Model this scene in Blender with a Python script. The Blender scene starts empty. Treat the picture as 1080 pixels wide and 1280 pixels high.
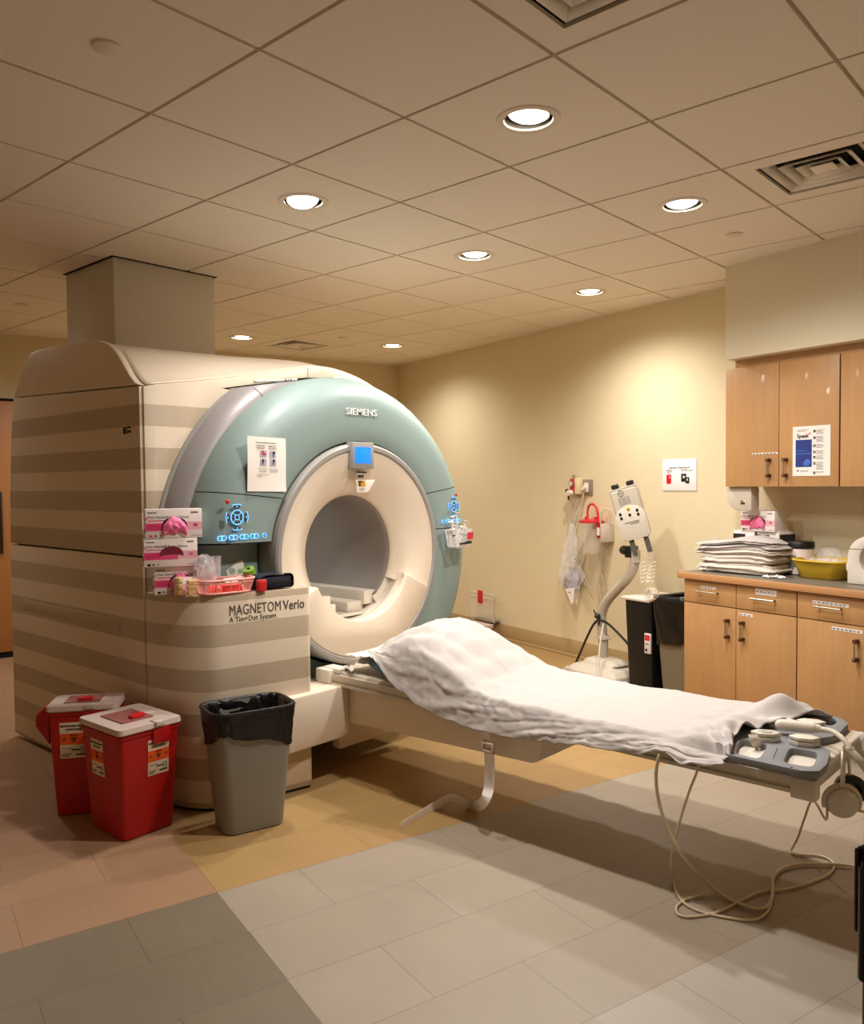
import bpy, bmesh, math, random
from mathutils import Vector, Matrix, noise
random.seed(4)
C = bpy.context.scene.collection
PI = math.pi
R = math.radians

# ------------------------------------------------------------------ helpers
def lin(c):
    c = c / 255.0
    return c / 12.92 if c <= 0.04045 else ((c + 0.055) / 1.055) ** 2.4
def rgb(r, g, b): return (lin(r), lin(g), lin(b), 1.0)

MATS = {}
def mat(name, col, rough=0.5, metal=0.0, var=0.0, vscale=6.0, bump=0.0, bscale=60.0, trans=0.0, ior=1.45,
        emit=None, estr=0.0, alpha=1.0, spec=0.5, coat=0.0, sheen=0.0, sss=0.0, stretch=None):
    if name in MATS: return MATS[name]
    m = bpy.data.materials.new(name); m.use_nodes = True
    nt = m.node_tree; b = nt.nodes['Principled BSDF']
    b.inputs['Base Color'].default_value = rgb(*col)
    b.inputs['Roughness'].default_value = rough
    b.inputs['Metallic'].default_value = metal
    b.inputs['IOR'].default_value = ior
    b.inputs['Transmission Weight'].default_value = trans
    b.inputs['Alpha'].default_value = alpha
    b.inputs['Specular IOR Level'].default_value = spec
    b.inputs['Coat Weight'].default_value = coat
    b.inputs['Sheen Weight'].default_value = sheen
    if emit:
        b.inputs['Emission Color'].default_value = rgb(*emit)
        b.inputs['Emission Strength'].default_value = estr
    tc = nt.nodes.new('ShaderNodeTexCoord')
    src = tc.outputs['Object']
    if stretch:
        mp = nt.nodes.new('ShaderNodeMapping'); mp.inputs['Scale'].default_value = stretch
        nt.links.new(src, mp.inputs['Vector']); src = mp.outputs['Vector']
    if var > 0:
        n = nt.nodes.new('ShaderNodeTexNoise'); n.inputs['Scale'].default_value = vscale; n.inputs['Detail'].default_value = 4
        mx = nt.nodes.new('ShaderNodeMix'); mx.data_type = 'RGBA'
        c = rgb(*col)
        mx.inputs[6].default_value = tuple(x * (1 - var) for x in c[:3]) + (1,)
        mx.inputs[7].default_value = tuple(min(1, x * (1 + var)) for x in c[:3]) + (1,)
        nt.links.new(src, n.inputs['Vector']); nt.links.new(n.outputs['Fac'], mx.inputs[0])
        nt.links.new(mx.outputs[2], b.inputs['Base Color'])
    if bump > 0:
        n2 = nt.nodes.new('ShaderNodeTexNoise'); n2.inputs['Scale'].default_value = bscale; n2.inputs['Detail'].default_value = 3
        bp = nt.nodes.new('ShaderNodeBump'); bp.inputs['Strength'].default_value = bump; bp.inputs['Distance'].default_value = 0.004
        nt.links.new(src, n2.inputs['Vector']); nt.links.new(n2.outputs['Fac'], bp.inputs['Height'])
        nt.links.new(bp.outputs['Normal'], b.inputs['Normal'])
    MATS[name] = m
    return m

def mathn(nt, op, a, b=None):
    n = nt.nodes.new('ShaderNodeMath'); n.operation = op
    for i, v in enumerate((a, b)):
        if v is None: continue
        if isinstance(v, (int, float)): n.inputs[i].default_value = v
        else: nt.links.new(v, n.inputs[i])
    return n.outputs[0]

MW = {}                                        # world matrix of every empty / mesh
def tag(o, label, cat, group=None, kind=None):
    o['label'] = label; o['category'] = cat
    if group: o['group'] = group
    if kind: o['kind'] = kind
    return o
def thing(name, label, cat, loc=(0, 0, 0), rz=0.0, group=None, kind=None):
    o = bpy.data.objects.new(name, None); C.objects.link(o)
    o.empty_display_size = 0.1
    o.location = loc; o.rotation_euler = (0, 0, rz)
    MW[o.name] = Matrix.Translation(Vector(loc)) @ Matrix.Rotation(rz, 4, 'Z')
    return tag(o, label, cat, group, kind)

class MB:
    """collects shapes; build() links them as ONE mesh object"""
    def __init__(self): self.bm = bmesh.new()
    def _faces(self, mi, before):
        for f in self.bm.faces:
            if f.index == -1 or f not in before: f.material_index = mi
    def _add(self, src, M=None, mi=0):
        if M is not None: bmesh.ops.transform(src, matrix=M, verts=src.verts)
        mp = {}
        for v in src.verts: mp[v] = self.bm.verts.new(v.co)
        for f in src.faces:
            try: nf = self.bm.faces.new([mp[v] for v in f.verts])
            except ValueError: continue
            nf.material_index = mi
        src.free(); return self
    def box(self, x0, x1, y0, y1, z0, z1, b=0.0, mi=0, M=None, seg=2):
        s = bmesh.new()
        r = bmesh.ops.create_cube(s, size=1)
        for v in s.verts:
            v.co = Vector(((x0 + x1) / 2 + v.co.x * (x1 - x0), (y0 + y1) / 2 + v.co.y * (y1 - y0), (z0 + z1) / 2 + v.co.z * (z1 - z0)))
        if b > 0:
            bmesh.ops.bevel(s, geom=s.edges[:], offset=b, segments=seg, affect='EDGES', profile=0.5)
        return self._add(s, M, mi)
    def taper(self, w0, d0, w1, d1, z0, z1, r=0.02, mi=0, M=None, seg=4, open_top=False, thick=0.0):
        """a rounded-rectangle frustum (bin); open_top with an inner wall"""
        s = bmesh.new()
        def ring(w, d, z, rr):
            out = []
            for (cx, cy, a0) in ((w / 2 - rr, d / 2 - rr, 0), (-w / 2 + rr, d / 2 - rr, 90), (-w / 2 + rr, -d / 2 + rr, 180), (w / 2 - rr, -d / 2 + rr, 270)):
                for k in range(seg + 1):
                    a = R(a0 + 90 * k / seg)
                    out.append(s.verts.new((cx + rr * math.cos(a), cy + rr * math.sin(a), z)))
            return out
        rings = [ring(w0 - .012, d0 - .012, z0, r), ring(w0, d0, z0 + .006, r), ring(w1, d1, z1, r)]
        if open_top:
            rings += [ring(w1 - 2 * thick, d1 - 2 * thick, z1, r * .9), ring(w0 - 2 * thick, d0 - 2 * thick, z0 + thick + .004, r * .9)]
        n = len(rings[0])
        for a, b_ in zip(rings, rings[1:]):
            for i in range(n): s.faces.new((a[i], a[(i + 1) % n], b_[(i + 1) % n], b_[i]))
        s.faces.new(list(reversed(rings[0]))); s.faces.new(rings[-1])
        return self._add(s, M, mi)
    def cyl(self, p0, p1, r0, r1=None, n=20, mi=0, caps=True, M=None):
        r1 = r0 if r1 is None else r1
        p0 = Vector(p0); p1 = Vector(p1); d = p1 - p0; L = d.length
        s = bmesh.new()
        bmesh.ops.create_cone(s, cap_ends=caps, segments=n, radius1=r0, radius2=r1, depth=L)
        q = Vector((0, 0, 1)).rotation_difference(d.normalized()).to_matrix().to_4x4()
        T = Matrix.Translation((p0 + p1) / 2) @ q
        return self._add(s, (M @ T) if M is not None else T, mi)
    def sphere(self, c, r, sc=(1, 1, 1), mi=0, M=None, n=16):
        s = bmesh.new(); bmesh.ops.create_uvsphere(s, u_segments=n, v_segments=max(6, n // 2), radius=r)
        T = Matrix.Translation(c) @ Matrix.Diagonal((*sc, 1))
        return self._add(s, (M @ T) if M is not None else T, mi)
    def tube(self, pts, r, n=8, mi=0, sub=6, M=None, caps=True, flat=None, up=None):
        """swept tube through smoothed points; flat=(w,t) sweeps a strap"""
        P = [Vector(p) for p in pts]
        if sub > 1 and len(P) > 2:
            Q = []
            for i in range(len(P) - 1):
                a = P[max(0, i - 1)]; b = P[i]; c = P[i + 1]; d = P[min(len(P) - 1, i + 2)]
                for k in range(sub):
                    t = k / sub
                    Q.append(.5 * ((2 * b) + (c - a) * t + (2 * a - 5 * b + 4 * c - d) * t * t + (3 * b - a - 3 * c + d) * t ** 3))
            Q.append(P[-1]); P = Q
        s = bmesh.new(); rings = []
        t0 = (P[1] - P[0]).normalized()
        ref = Vector(up) if up else (Vector((0, 0, 1)) if abs(t0.z) < .9 else Vector((1, 0, 0)))
        nrm = (ref - ref.project(t0)).normalized()
        for i, p in enumerate(P):
            t = (P[min(i + 1, len(P) - 1)] - P[max(i - 1, 0)]).normalized()
            nrm = nrm - nrm.project(t)
            nrm = nrm.normalized() if nrm.length > 1e-6 else t.orthogonal().normalized()
            bn = t.cross(nrm)
            rr = r(i / (len(P) - 1)) if callable(r) else r
            if flat:
                w, h = flat
                rings.append([s.verts.new(p + bn * x * w / 2 + nrm * y * h / 2) for x, y in ((1, 1), (-1, 1), (-1, -1), (1, -1))])
            else:
                rings.append([s.verts.new(p + (nrm * math.cos(2 * PI * k / n) + bn * math.sin(2 * PI * k / n)) * rr) for k in range(n)])
        m = len(rings[0])
        for a, b in zip(rings, rings[1:]):
            for k in range(m): s.faces.new((a[k], a[(k + 1) % m], b[(k + 1) % m], b[k]))
        if caps: s.faces.new(list(reversed(rings[0]))); s.faces.new(rings[-1])
        return self._add(s, M, mi)
    def lathe(self, prof, n=32, mi=0, M=None, a0=0.0, a1=360.0):
        """revolve (r, z) about z"""
        s = bmesh.new(); full = abs(a1 - a0 - 360) < 1e-6
        cols = []
        k_ = n if full else n + 1
        for k in range(k_):
            a = R(a0 + (a1 - a0) * k / n)
            cols.append([s.verts.new((max(r, 1e-5) * math.cos(a), max(r, 1e-5) * math.sin(a), z)) for r, z in prof])
        for k in range(n):
            A = cols[k]; B = cols[(k + 1) % k_]
            for i in range(len(prof) - 1): s.faces.new((A[i], B[i], B[i + 1], A[i + 1]))
        bmesh.ops.remove_doubles(s, verts=s.verts, dist=1e-6)
        return self._add(s, M, mi)
    def prism(self, poly, h0, h1, b=0.0, mi=0, M=None, holes=()):
        """polygon in xy (with holes) extruded from z=h0 to z=h1"""
        s = bmesh.new(); edges = []
        for loop in [poly] + list(holes):
            vs = [s.verts.new((x, y, h0)) for x, y in loop]
            edges += [s.edges.new((vs[i], vs[(i + 1) % len(vs)])) for i in range(len(vs))]
        if holes: bmesh.ops.triangle_fill(s, edges=edges, use_beauty=True)
        else: s.faces.new(s.verts[:])
        bmesh.ops.recalc_face_normals(s, faces=s.faces)
        r = bmesh.ops.extrude_face_region(s, geom=s.faces[:])
        bmesh.ops.translate(s, vec=(0, 0, h1 - h0), verts=[g for g in r['geom'] if isinstance(g, bmesh.types.BMVert)])
        bmesh.ops.recalc_face_normals(s, faces=s.faces)
        if b > 0:
            es = [e for e in s.edges if len(e.link_faces) == 2 and e.calc_face_angle(0) > .6]
            bmesh.ops.bevel(s, geom=es, offset=b, segments=2, affect='EDGES', profile=.5, clamp_overlap=True)
        return self._add(s, M, mi)
    def grid(self, fn, nu, nv, mi=0, M=None):
        s = bmesh.new()
        V = [[s.verts.new(fn(i / nu, j / nv)) for j in range(nv + 1)] for i in range(nu + 1)]
        for i in range(nu):
            for j in range(nv): s.faces.new((V[i][j], V[i + 1][j], V[i + 1][j + 1], V[i][j + 1]))
        return self._add(s, M, mi)
    def quad(self, a, b, c, d, mi=0):
        f = self.bm.faces.new([self.bm.verts.new(p) for p in (a, b, c, d)]); f.material_index = mi
        return self
    def mesh(self, me, M=None, mi=0):
        s = bmesh.new(); s.from_mesh(me); return self._add(s, M, mi)
    def cut(self, co, no, keep_inner=True):
        bmesh.ops.bisect_plane(self.bm, geom=self.bm.verts[:] + self.bm.edges[:] + self.bm.faces[:], plane_co=co, plane_no=no,
                               clear_outer=keep_inner, clear_inner=not keep_inner)
        return self
    def build(self, name, mats, parent=None, world=False, smooth=35, solid=0.0, recalc=True, kind=None):
        bm = self.bm
        if world and parent is not None:
            bmesh.ops.transform(bm, matrix=MW[parent.name].inverted(), verts=bm.verts)
        if recalc: bmesh.ops.recalc_face_normals(bm, faces=bm.faces)
        me = bpy.data.meshes.new(name); bm.to_mesh(me); bm.free()
        for m in (mats if isinstance(mats, (list, tuple)) else [mats]): me.materials.append(m)
        for p in me.polygons: p.use_smooth = bool(smooth)
        if smooth: me.set_sharp_from_angle(angle=R(smooth))
        o = bpy.data.objects.new(name, me); C.objects.link(o)
        if solid:
            sm = o.modifiers.new('thick', 'SOLIDIFY'); sm.thickness = solid; sm.offset = 0
        if parent is not None:
            o.parent = parent; MW[o.name] = MW[parent.name].copy()
        else: MW[o.name] = Matrix.Identity(4)
        if kind: o['kind'] = kind
        return o

def based(mb, name, mats, base, label, cat, group=None, kind=None, smooth=35, solid=0.0, rz=0.0):
    """a thing that is one mesh: world-space shapes, origin put at its base"""
    M = Matrix.Translation(Vector(base)) @ Matrix.Rotation(rz, 4, 'Z')
    bmesh.ops.transform(mb.bm, matrix=M.inverted(), verts=mb.bm.verts)
    o = mb.build(name, mats, None, smooth=smooth, solid=solid)
    o.location = base; o.rotation_euler = (0, 0, rz); MW[o.name] = M
    return tag(o, label, cat, group, kind)

def text_mesh(body, size, align='LEFT', extrude=0.0006, bold=0.0, space=1.0, spacing=1.0, width=None):
    cu = bpy.data.curves.new('text', 'FONT'); cu.body = body; cu.size = size; cu.align_x = align
    cu.extrude = extrude; cu.offset = bold; cu.space_character = space; cu.space_line = spacing; cu.resolution_u = 3
    o = bpy.data.objects.new('text', cu); C.objects.link(o)
    dg = bpy.context.evaluated_depsgraph_get()
    me = bpy.data.meshes.new_from_object(o.evaluated_get(dg))
    bpy.data.objects.remove(o); bpy.data.curves.remove(cu)
    if width:
        xs = [v.co.x for v in me.vertices]; k = width / (max(xs) - min(xs))
        for v in me.vertices: v.co.x *= k
    return me
FRONT = Matrix.Rotation(R(90), 4, 'X')          # text plane xy -> xz, facing -y

# ------------------------------------------------------------------ camera numbers (from the ceiling grid's two vanishing points)
F_PX = 1030.465; YAW = 0.841569; PITCH = -0.0359796; ROLL = -0.0094470
CAM = Vector((0, 0, 1.42)); ZC = 2.68
fw = Vector((math.cos(PITCH) * math.sin(YAW), math.cos(PITCH) * math.cos(YAW), math.sin(PITCH)))
r0 = Vector((math.cos(YAW), -math.sin(YAW), 0)); u0 = r0.cross(fw)
rt = math.cos(ROLL) * r0 + math.sin(ROLL) * u0
up = -math.sin(ROLL) * r0 + math.cos(ROLL) * u0
def ray(x, y): return fw + rt * ((x - 540) / F_PX) - up * ((y - 640) / F_PX)
def atz(x, y, z): d = ray(x, y); return CAM + d * ((z - CAM.z) / d.z)
def aty(x, y, Y): d = ray(x, y); return CAM + d * (Y / d.y)
def atx(x, y, X): d = ray(x, y); return CAM + d * (X / d.x)

# room frame: the right wall runs along WD (towards the camera), WN points from it into the room; the room is turned 15 degrees to the grid
A0 = Vector((6.423, 6.216, 0)); TH = math.atan2(-0.9656, -0.2600)
WD = Vector((math.cos(TH), math.sin(TH), 0)); WN = Vector((WD.y, -WD.x, 0))
def W(s, t, z=0.0): return A0 + WD * s + WN * t + Vector((0, 0, z))
def MWL(s, t, z=0.0): return Matrix.Translation(W(s, t, z)) @ Matrix.Rotation(TH, 4, 'Z')   # local x = image right, -y = into the room
def ats(x, y, t):                                # pixel on the vertical plane t metres off the right wall -> (s, z)
    d = ray(x, y); k = ((A0 + WN * t - CAM).dot(WN)) / d.dot(WN); p = CAM + d * k
    return (p - A0).dot(WD), p.z

cam = bpy.data.cameras.new('camera'); cam_o = bpy.data.objects.new('camera', cam); C.objects.link(cam_o)
cam.sensor_fit = 'VERTICAL'; cam.sensor_height = 24.0; cam.lens = F_PX * 24.0 / 1280.0; cam.clip_start = 0.02
cam_o.matrix_world = Matrix.Translation(CAM) @ Matrix((rt, up, -fw)).transposed().to_4x4()
bpy.context.scene.camera = cam_o

# ------------------------------------------------------------------ materials
WALLP = mat('wall paint', (222, 208, 174), .75, var=.02, vscale=2.5, bump=.05, bscale=300)
SOFF = mat('soffit paint', (228, 218, 192), .75, var=.02, vscale=2.5, bump=.05, bscale=300)
TILE = mat('ceiling tile', (238, 229, 217), .9, var=.03, vscale=1.3, bump=.12, bscale=500)
TBAR = mat('ceiling grid bar', (196, 182, 160), .6)
DARK = mat('dark gap', (14, 13, 12), .9)
BASEB = mat('rubber baseboard', (178, 152, 108), .55)
WHITE = mat('white plastic', (222, 214, 202), .35, var=.01)
WHITE2 = mat('scanner white', (226, 211, 192), .38, var=.01)
IVORY = mat('ivory plastic', (204, 194, 178), .42, var=.02)
GREYP = mat('mid grey plastic', (150, 148, 145), .4)
TEAL = mat('teal cover', (134, 153, 150), .48, var=.015)
SILVER = mat('silver trim', (150, 145, 146), .42, metal=.12)
TRIMG = mat('trim grey', (150, 146, 142), .4)
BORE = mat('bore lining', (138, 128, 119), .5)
BLACK = mat('black plastic', (18, 18, 19), .42)
BLUE_E = mat('blue glow', (90, 170, 255), .4, emit=(110, 190, 255), estr=1.3)
BTN = mat('button grey', (70, 78, 84), .4)
SCREEN = mat('blue screen', (20, 90, 230), .3, emit=(25, 130, 255), estr=1.15)
SCREEN2 = mat('screen ink', (20, 90, 230), .3, emit=(15, 85, 215), estr=.9)
RED = mat('red plastic', (176, 18, 22), .38, var=.04)
REDB = mat('bright red plastic', (205, 30, 36), .35)
CLEAR = mat('clear plastic', (250, 248, 245), .12, trans=.92, ior=1.2, spec=.5)
FROST = mat('frosted lid', (236, 214, 206), .4, trans=.25, ior=1.3)
FILM = mat('clear film', (248, 248, 250), .1, alpha=.28, spec=.8)
GREYB = mat('grey bin plastic', (134, 131, 122), .45, bump=.04, bscale=900)
LINER = mat('black bin liner', (17, 16, 16), .36, bump=.9, bscale=34)
WOOD = mat('maple laminate', (188, 143, 95), .42, var=.13, vscale=3.0, stretch=(9, 9, .9), coat=.08)
WOODT = mat('maple edge', (190, 138, 92), .4, var=.08, vscale=3.0, stretch=(1, 9, 9))
WOODD = mat('brown door veneer', (178, 120, 70), .45, var=.08, vscale=3.0, stretch=(9, 9, .8))
COUNTER = mat('grey counter laminate', (112, 104, 92), .38, var=.06, vscale=60)
STEEL = mat('brushed steel', (190, 180, 168), .32, metal=.9)
BRONZE = mat('bronze foot', (92, 62, 40), .4, metal=.6)
PAPER = mat('paper', (240, 232, 226), .7)
INK = mat('grey print', (120, 116, 116), .7)
INKK = mat('black print', (28, 26, 28), .7)
INKR = mat('red print', (205, 48, 62), .7)
INKB = mat('blue print', (34, 52, 128), .6)
INKB2 = mat('light blue print', (70, 110, 205), .6)
INKG = mat('grey blue print', (170, 172, 190), .7)
PINK = mat('pink print', (224, 78, 128), .6)
PINKL = mat('pale pink print', (240, 176, 190), .6)
GLOVE = mat('pink glove', (244, 122, 168), .5, bump=.3, bscale=40)
MAROON = mat('box opening shade', (120, 30, 52), .8)
CARTON = mat('white carton', (238, 226, 222), .55)
LINEN = mat('white linen', (188, 181, 178), .85, bump=.18, bscale=55, sheen=.1)
LINEN2 = mat('folded linen', (222, 213, 203), .88, bump=.15, bscale=60)
BLUEF = mat('blue pillow vinyl', (66, 104, 132), .5)
COILG = mat('coil grey foam', (124, 125, 129), .62, bump=.08, bscale=400)
NAVY = mat('navy nylon', (22, 26, 44), .7, bump=.2, bscale=200)
TUBE = mat('beige tubing', (214, 198, 168), .35)
CLRTUBE = mat('translucent tubing', (236, 226, 204), .22, trans=.45, ior=1.25)
YELLOW = mat('yellow basin', (206, 170, 44), .4)
ORANGE = mat('orange label', (232, 92, 30), .6)
LABEL = mat('cream label', (226, 214, 190), .6)
GREEN = mat('green wrap', (122, 166, 52), .7, bump=.3, bscale=120)
AMBER = mat('amber pack', (232, 190, 92), .35, trans=.3)
BASKET = mat('pink basket', (246, 178, 168), .45)
SALMON = mat('salmon fill', (240, 96, 88), .6)
FILM2 = mat('syringe clear', (240, 236, 230), .1, alpha=.13, spec=.7)
GUN = mat('smoky syringe', (52, 38, 36), .25)

# ------------------------------------------------------------------ the setting
# floor: local x = s, local y = -t of the room frame
def floor_mat(name, col, base_col_var=.05, rough=.42):
    m = mat(name, col, rough)
    nt = m.node_tree; b = nt.nodes['Principled BSDF']
    tc = nt.nodes.new('ShaderNodeTexCoord')
    mp = nt.nodes.new('ShaderNodeMapping'); mp.inputs['Rotation'].default_value = (0, 0, R(90)); mp.inputs['Location'].default_value = (-FT, -FS, 0)
    nt.links.new(tc.outputs['Object'], mp.inputs['Vector'])
    br = nt.nodes.new('ShaderNodeTexBrick'); br.offset = .5; br.inputs['Scale'].default_value = 1.0
    br.inputs['Brick Width'].default_value = .61; br.inputs['Row Height'].default_value = .305
    br.inputs['Mortar Size'].default_value = .0012; br.inputs['Mortar Smooth'].default_value = .3; br.inputs['Bias'].default_value = 0
    c = rgb(*col)[:3]
    br.inputs['Color1'].default_value = tuple(x * .965 for x in c) + (1,)
    br.inputs['Color2'].default_value = tuple(x * 1.03 for x in c) + (1,)
    br.inputs['Mortar'].default_value = tuple(x * .5 for x in c) + (1,)
    nt.links.new(mp.outputs['Vector'], br.inputs['Vector'])
    n = nt.nodes.new('ShaderNodeTexNoise'); n.inputs['Scale'].default_value = 3.5; n.inputs['Detail'].default_value = 8
    nt.links.new(tc.outputs['Object'], n.inputs['Vector'])
    ns = nt.nodes.new('ShaderNodeTexNoise'); ns.inputs['Scale'].default_value = 7; ns.inputs['Detail'].default_value = 6
    ms = nt.nodes.new('ShaderNodeMapping'); ms.inputs['Scale'].default_value = (1, 9, 1); ms.inputs['Rotation'].default_value = (0, 0, R(25))
    nt.links.new(tc.outputs['Object'], ms.inputs['Vector']); nt.links.new(ms.outputs['Vector'], ns.inputs['Vector'])
    k = mathn(nt, 'ADD', mathn(nt, 'MULTIPLY', n.outputs['Fac'], .22), mathn(nt, 'MULTIPLY', ns.outputs['Fac'], .10))
    k = mathn(nt, 'ADD', k, .84)
    vm = nt.nodes.new('ShaderNodeVectorMath'); vm.operation = 'SCALE'
    nt.links.new(br.outputs['Color'], vm.inputs[0]); nt.links.new(k, vm.inputs['Scale'])
    nt.links.new(vm.outputs[0], b.inputs['Base Color'])
    rr = mathn(nt, 'ADD', mathn(nt, 'MULTIPLY', ns.outputs['Fac'], .22), rough - .11)
    nt.links.new(rr, b.inputs['Roughness'])
    return m
FS, FT = 4.894, 3.679                            # the corner where four floor colours meet
FL = [floor_mat('floor ochre', (168, 136, 89)), floor_mat('floor rosy tan', (162, 128, 99)), floor_mat('floor grey', (160, 147, 131)),
      floor_mat('floor brown grey', (122, 110, 92)), floor_mat('floor pale grey', (166, 156, 144))]
S0, S1, T0, T1 = 0.0, 8.3, 0.0, 6.2
mb = MB()
for (s0, s1, t0, t1, mi) in ((S0, FS, T0, FT, 0), (S0, FS, FT, T1, 1), (FS, S1, FT, T1, 3), (FS, FS + 1.22, T0, FT, 2),
                             (FS + 1.22, S1, FT - .61, FT, 2), (FS + 1.22, S1, T0, FT - .61, 4)):
    mb.box(s0, s1, -t1, -t0, -.1, 0, mi=mi)
bmesh.ops.remove_doubles(mb.bm, verts=mb.bm.verts, dist=1e-5)
fl = mb.build('floor', FL, recalc=False, smooth=0); fl.location = A0; fl.rotation_euler = (0, 0, TH); fl['kind'] = 'structure'

def wallbox(name, s0, s1, t0, t1, z0, z1, m, b=0.0):
    o = MB().box(s0, s1, -t1, -t0, z0, z1, b=b).build(name, m)
    o.location = A0; o.rotation_euler = (0, 0, TH); o['kind'] = 'structure'; return o
wallbox('wall_right', S0 - .12, S1, -.12, 0, 0, ZC + .2, WALLP)
wallbox('wall_back', S0 - .12, S0, 0, T1, 0, ZC + .2, WALLP)
wallbox('wall_left', S0 - .12, S1, T1, T1 + .12, 0, ZC + .2, WALLP)
wallbox('wall_front', S1, S1 + .12, -.12, T1 + .12, 0, ZC + .2, WALLP)
wallbox('wall_soffit', 4.506, S1, 0, .427, 2.13, ZC + .02, SOFF)
for nm, a in (('baseboard_right', (S0, 4.36, 0, .012)), ('baseboard_back', (S0, S0 + .012, .012, 3.55))):
    wallbox(nm, *a, 0, .135, BASEB, .003)
wallbox('trim_1', S0, 4.36, .012, .03, 0, .018, BASEB, .004)       # cove toe of the baseboard

# ceiling: tegular tiles hung below a T-bar grid (grid frame = world axes)
GX, GY, GT = 1.4900, 1.3772, 0.6098
def inroom(x, y, m=.02):
    p = Vector((x, y, 0)) - A0; s = p.dot(WD); t = p.dot(WN)
    return S0 - m <= s <= S1 + m and -m <= t <= T1 + m
DL = [(1, 0), (1, 2), (3, 0), (3, 2), (5, 2), (4, 7), (6, 6), (2, 7), (0, 7)]          # downlight cells; last two are unseen, added to light the back left
VENT = [(3, -1), (0, -1), (5, 7)]
mb = MB()
HOLE = .094
for i in range(-13, 11):
    for j in range(-12, 15):
        x0, y0 = GX + i * GT, GY + j * GT
        cx, cy = x0 + GT / 2, y0 + GT / 2
        if not any(inroom(x0 + a * GT, y0 + b * GT, .45) for a in (0, 1) for b in (0, 1)): continue
        if (i, j) in VENT: continue
        e = .007
        x1, y1 = x0 + GT - e, y0 + GT - e; xx, yy = x0 + e, y0 + e
        if (i, j) in DL:
            hole = [(cx + HOLE * math.cos(2 * PI * k / 28), cy + HOLE * math.sin(2 * PI * k / 28)) for k in range(28)]
            mb.prism([(xx, yy), (x1, yy), (x1, y1), (xx, y1)], ZC - .002, ZC + .012, holes=[hole], mi=0)
        else:
            mb.box(xx, x1, yy, y1, ZC - .002, ZC + .012, b=.0, mi=0)
for i in range(-13, 12):
    x = GX + i * GT; mb.box(x - .012, x + .012, -8, 10, ZC + .010, ZC + .016, mi=1)
for j in range(-12, 16):
    y = GY + j * GT; mb.box(-9, 9, y - .012, y + .012, ZC + .009, ZC + .015, mi=1)
b2 = MB()
# trim the grid to the room
for (co, no) in ((W(0, 0), -WD), (W(S1, 0), WD), (W(0, 0), -WN), (W(0, T1), WN)):
    bmesh.ops.bisect_plane(mb.bm, geom=mb.bm.verts[:] + mb.bm.edges[:] + mb.bm.faces[:], plane_co=co, plane_no=no, clear_outer=True)
ce = mb.build('ceiling', [TILE, TBAR], smooth=0, recalc=False); ce['kind'] = 'structure'
wallbox('ceiling_slab', S0 - .12, S1 + .12, -.12, T1 + .12, ZC + .2, ZC + .3, DARK)

# ------------------------------------------------------------------ downlights
LAMPE = mat('lamp glow', (255, 244, 226), .4, emit=(255, 240, 216), estr=17.0)
REFL = mat('downlight reflector', (74, 69, 62), .5, metal=.2)
TRIMW = mat('downlight trim', (224, 214, 198), .4)
DLAB = ['round recessed downlight nearest the camera, above the scanner front', 'recessed downlight with a tilted lamp, above the left of the scanner',
        'recessed downlight beside the sprinkler cap and the square vent on the right', 'recessed downlight in the middle of the ceiling, fourth from the camera',
        'recessed downlight close to the bright right wall', 'far recessed downlight just right of the white ceiling duct',
        'far recessed downlight nearest the back corner of the room', 'added far downlight, unseen behind the white ceiling duct, lighting the back left', 'added far downlight, unseen beyond the left edge, lighting the back left']
DTILT = [(4, 0), (-16, 8), (-3, 2), (2, 0), (0, 0), (0, 0), (0, 0), (0, 0), (0, 0)]
LPOW = [108, 66, 108, 100, 92, 56, 60, 52, 52]
for k, (i, j) in enumerate(DL):
    x, y = GX + (i + .5) * GT, GY + (j + .5) * GT
    t = thing('downlight', DLAB[k], 'ceiling light', (x, y, ZC), 0, 'recessed downlights')
    MB().lathe([(.084, 0), (.086, -.006), (.104, -.008), (.112, -.005), (.114, .0015), (.090, .0015)], 40).build('trim_ring', TRIMW, t)
    MB().lathe([(.090, -.002), (.088, .03), (.082, .07), (.076, .11)], 40).build('reflector', REFL, t)
    M = Matrix.Rotation(R(DTILT[k][0]), 4, 'X') @ Matrix.Rotation(R(DTILT[k][1]), 4, 'Y')
    M = Matrix.Translation((0, 0, -.021)) @ M
    lp = MB().lathe([(.071, .030), (.074, .034), (.070, .09), (.0, .10)], 32, M=M).build('lamp', REFL, t)
    MB().lathe([(.0, .016), (.030, .017), (.052, .021), (.066, .030), (.071, .036)], 32, M=M).build('lens', LAMPE, lp)
    L = bpy.data.lights.new('downlight_beam', 'SPOT'); L.energy = LPOW[k]; L.color = (1.0, .945, .875)
    L.spot_size = R(158); L.spot_blend = 1.0; L.shadow_soft_size = .055
    lo = bpy.data.objects.new('downlight_beam', L); C.objects.link(lo); lo.location = (x, y, ZC - .062)
    lo.rotation_euler = (R(DTILT[k][0] * .8), R(-DTILT[k][1] * .8), 0)

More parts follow.
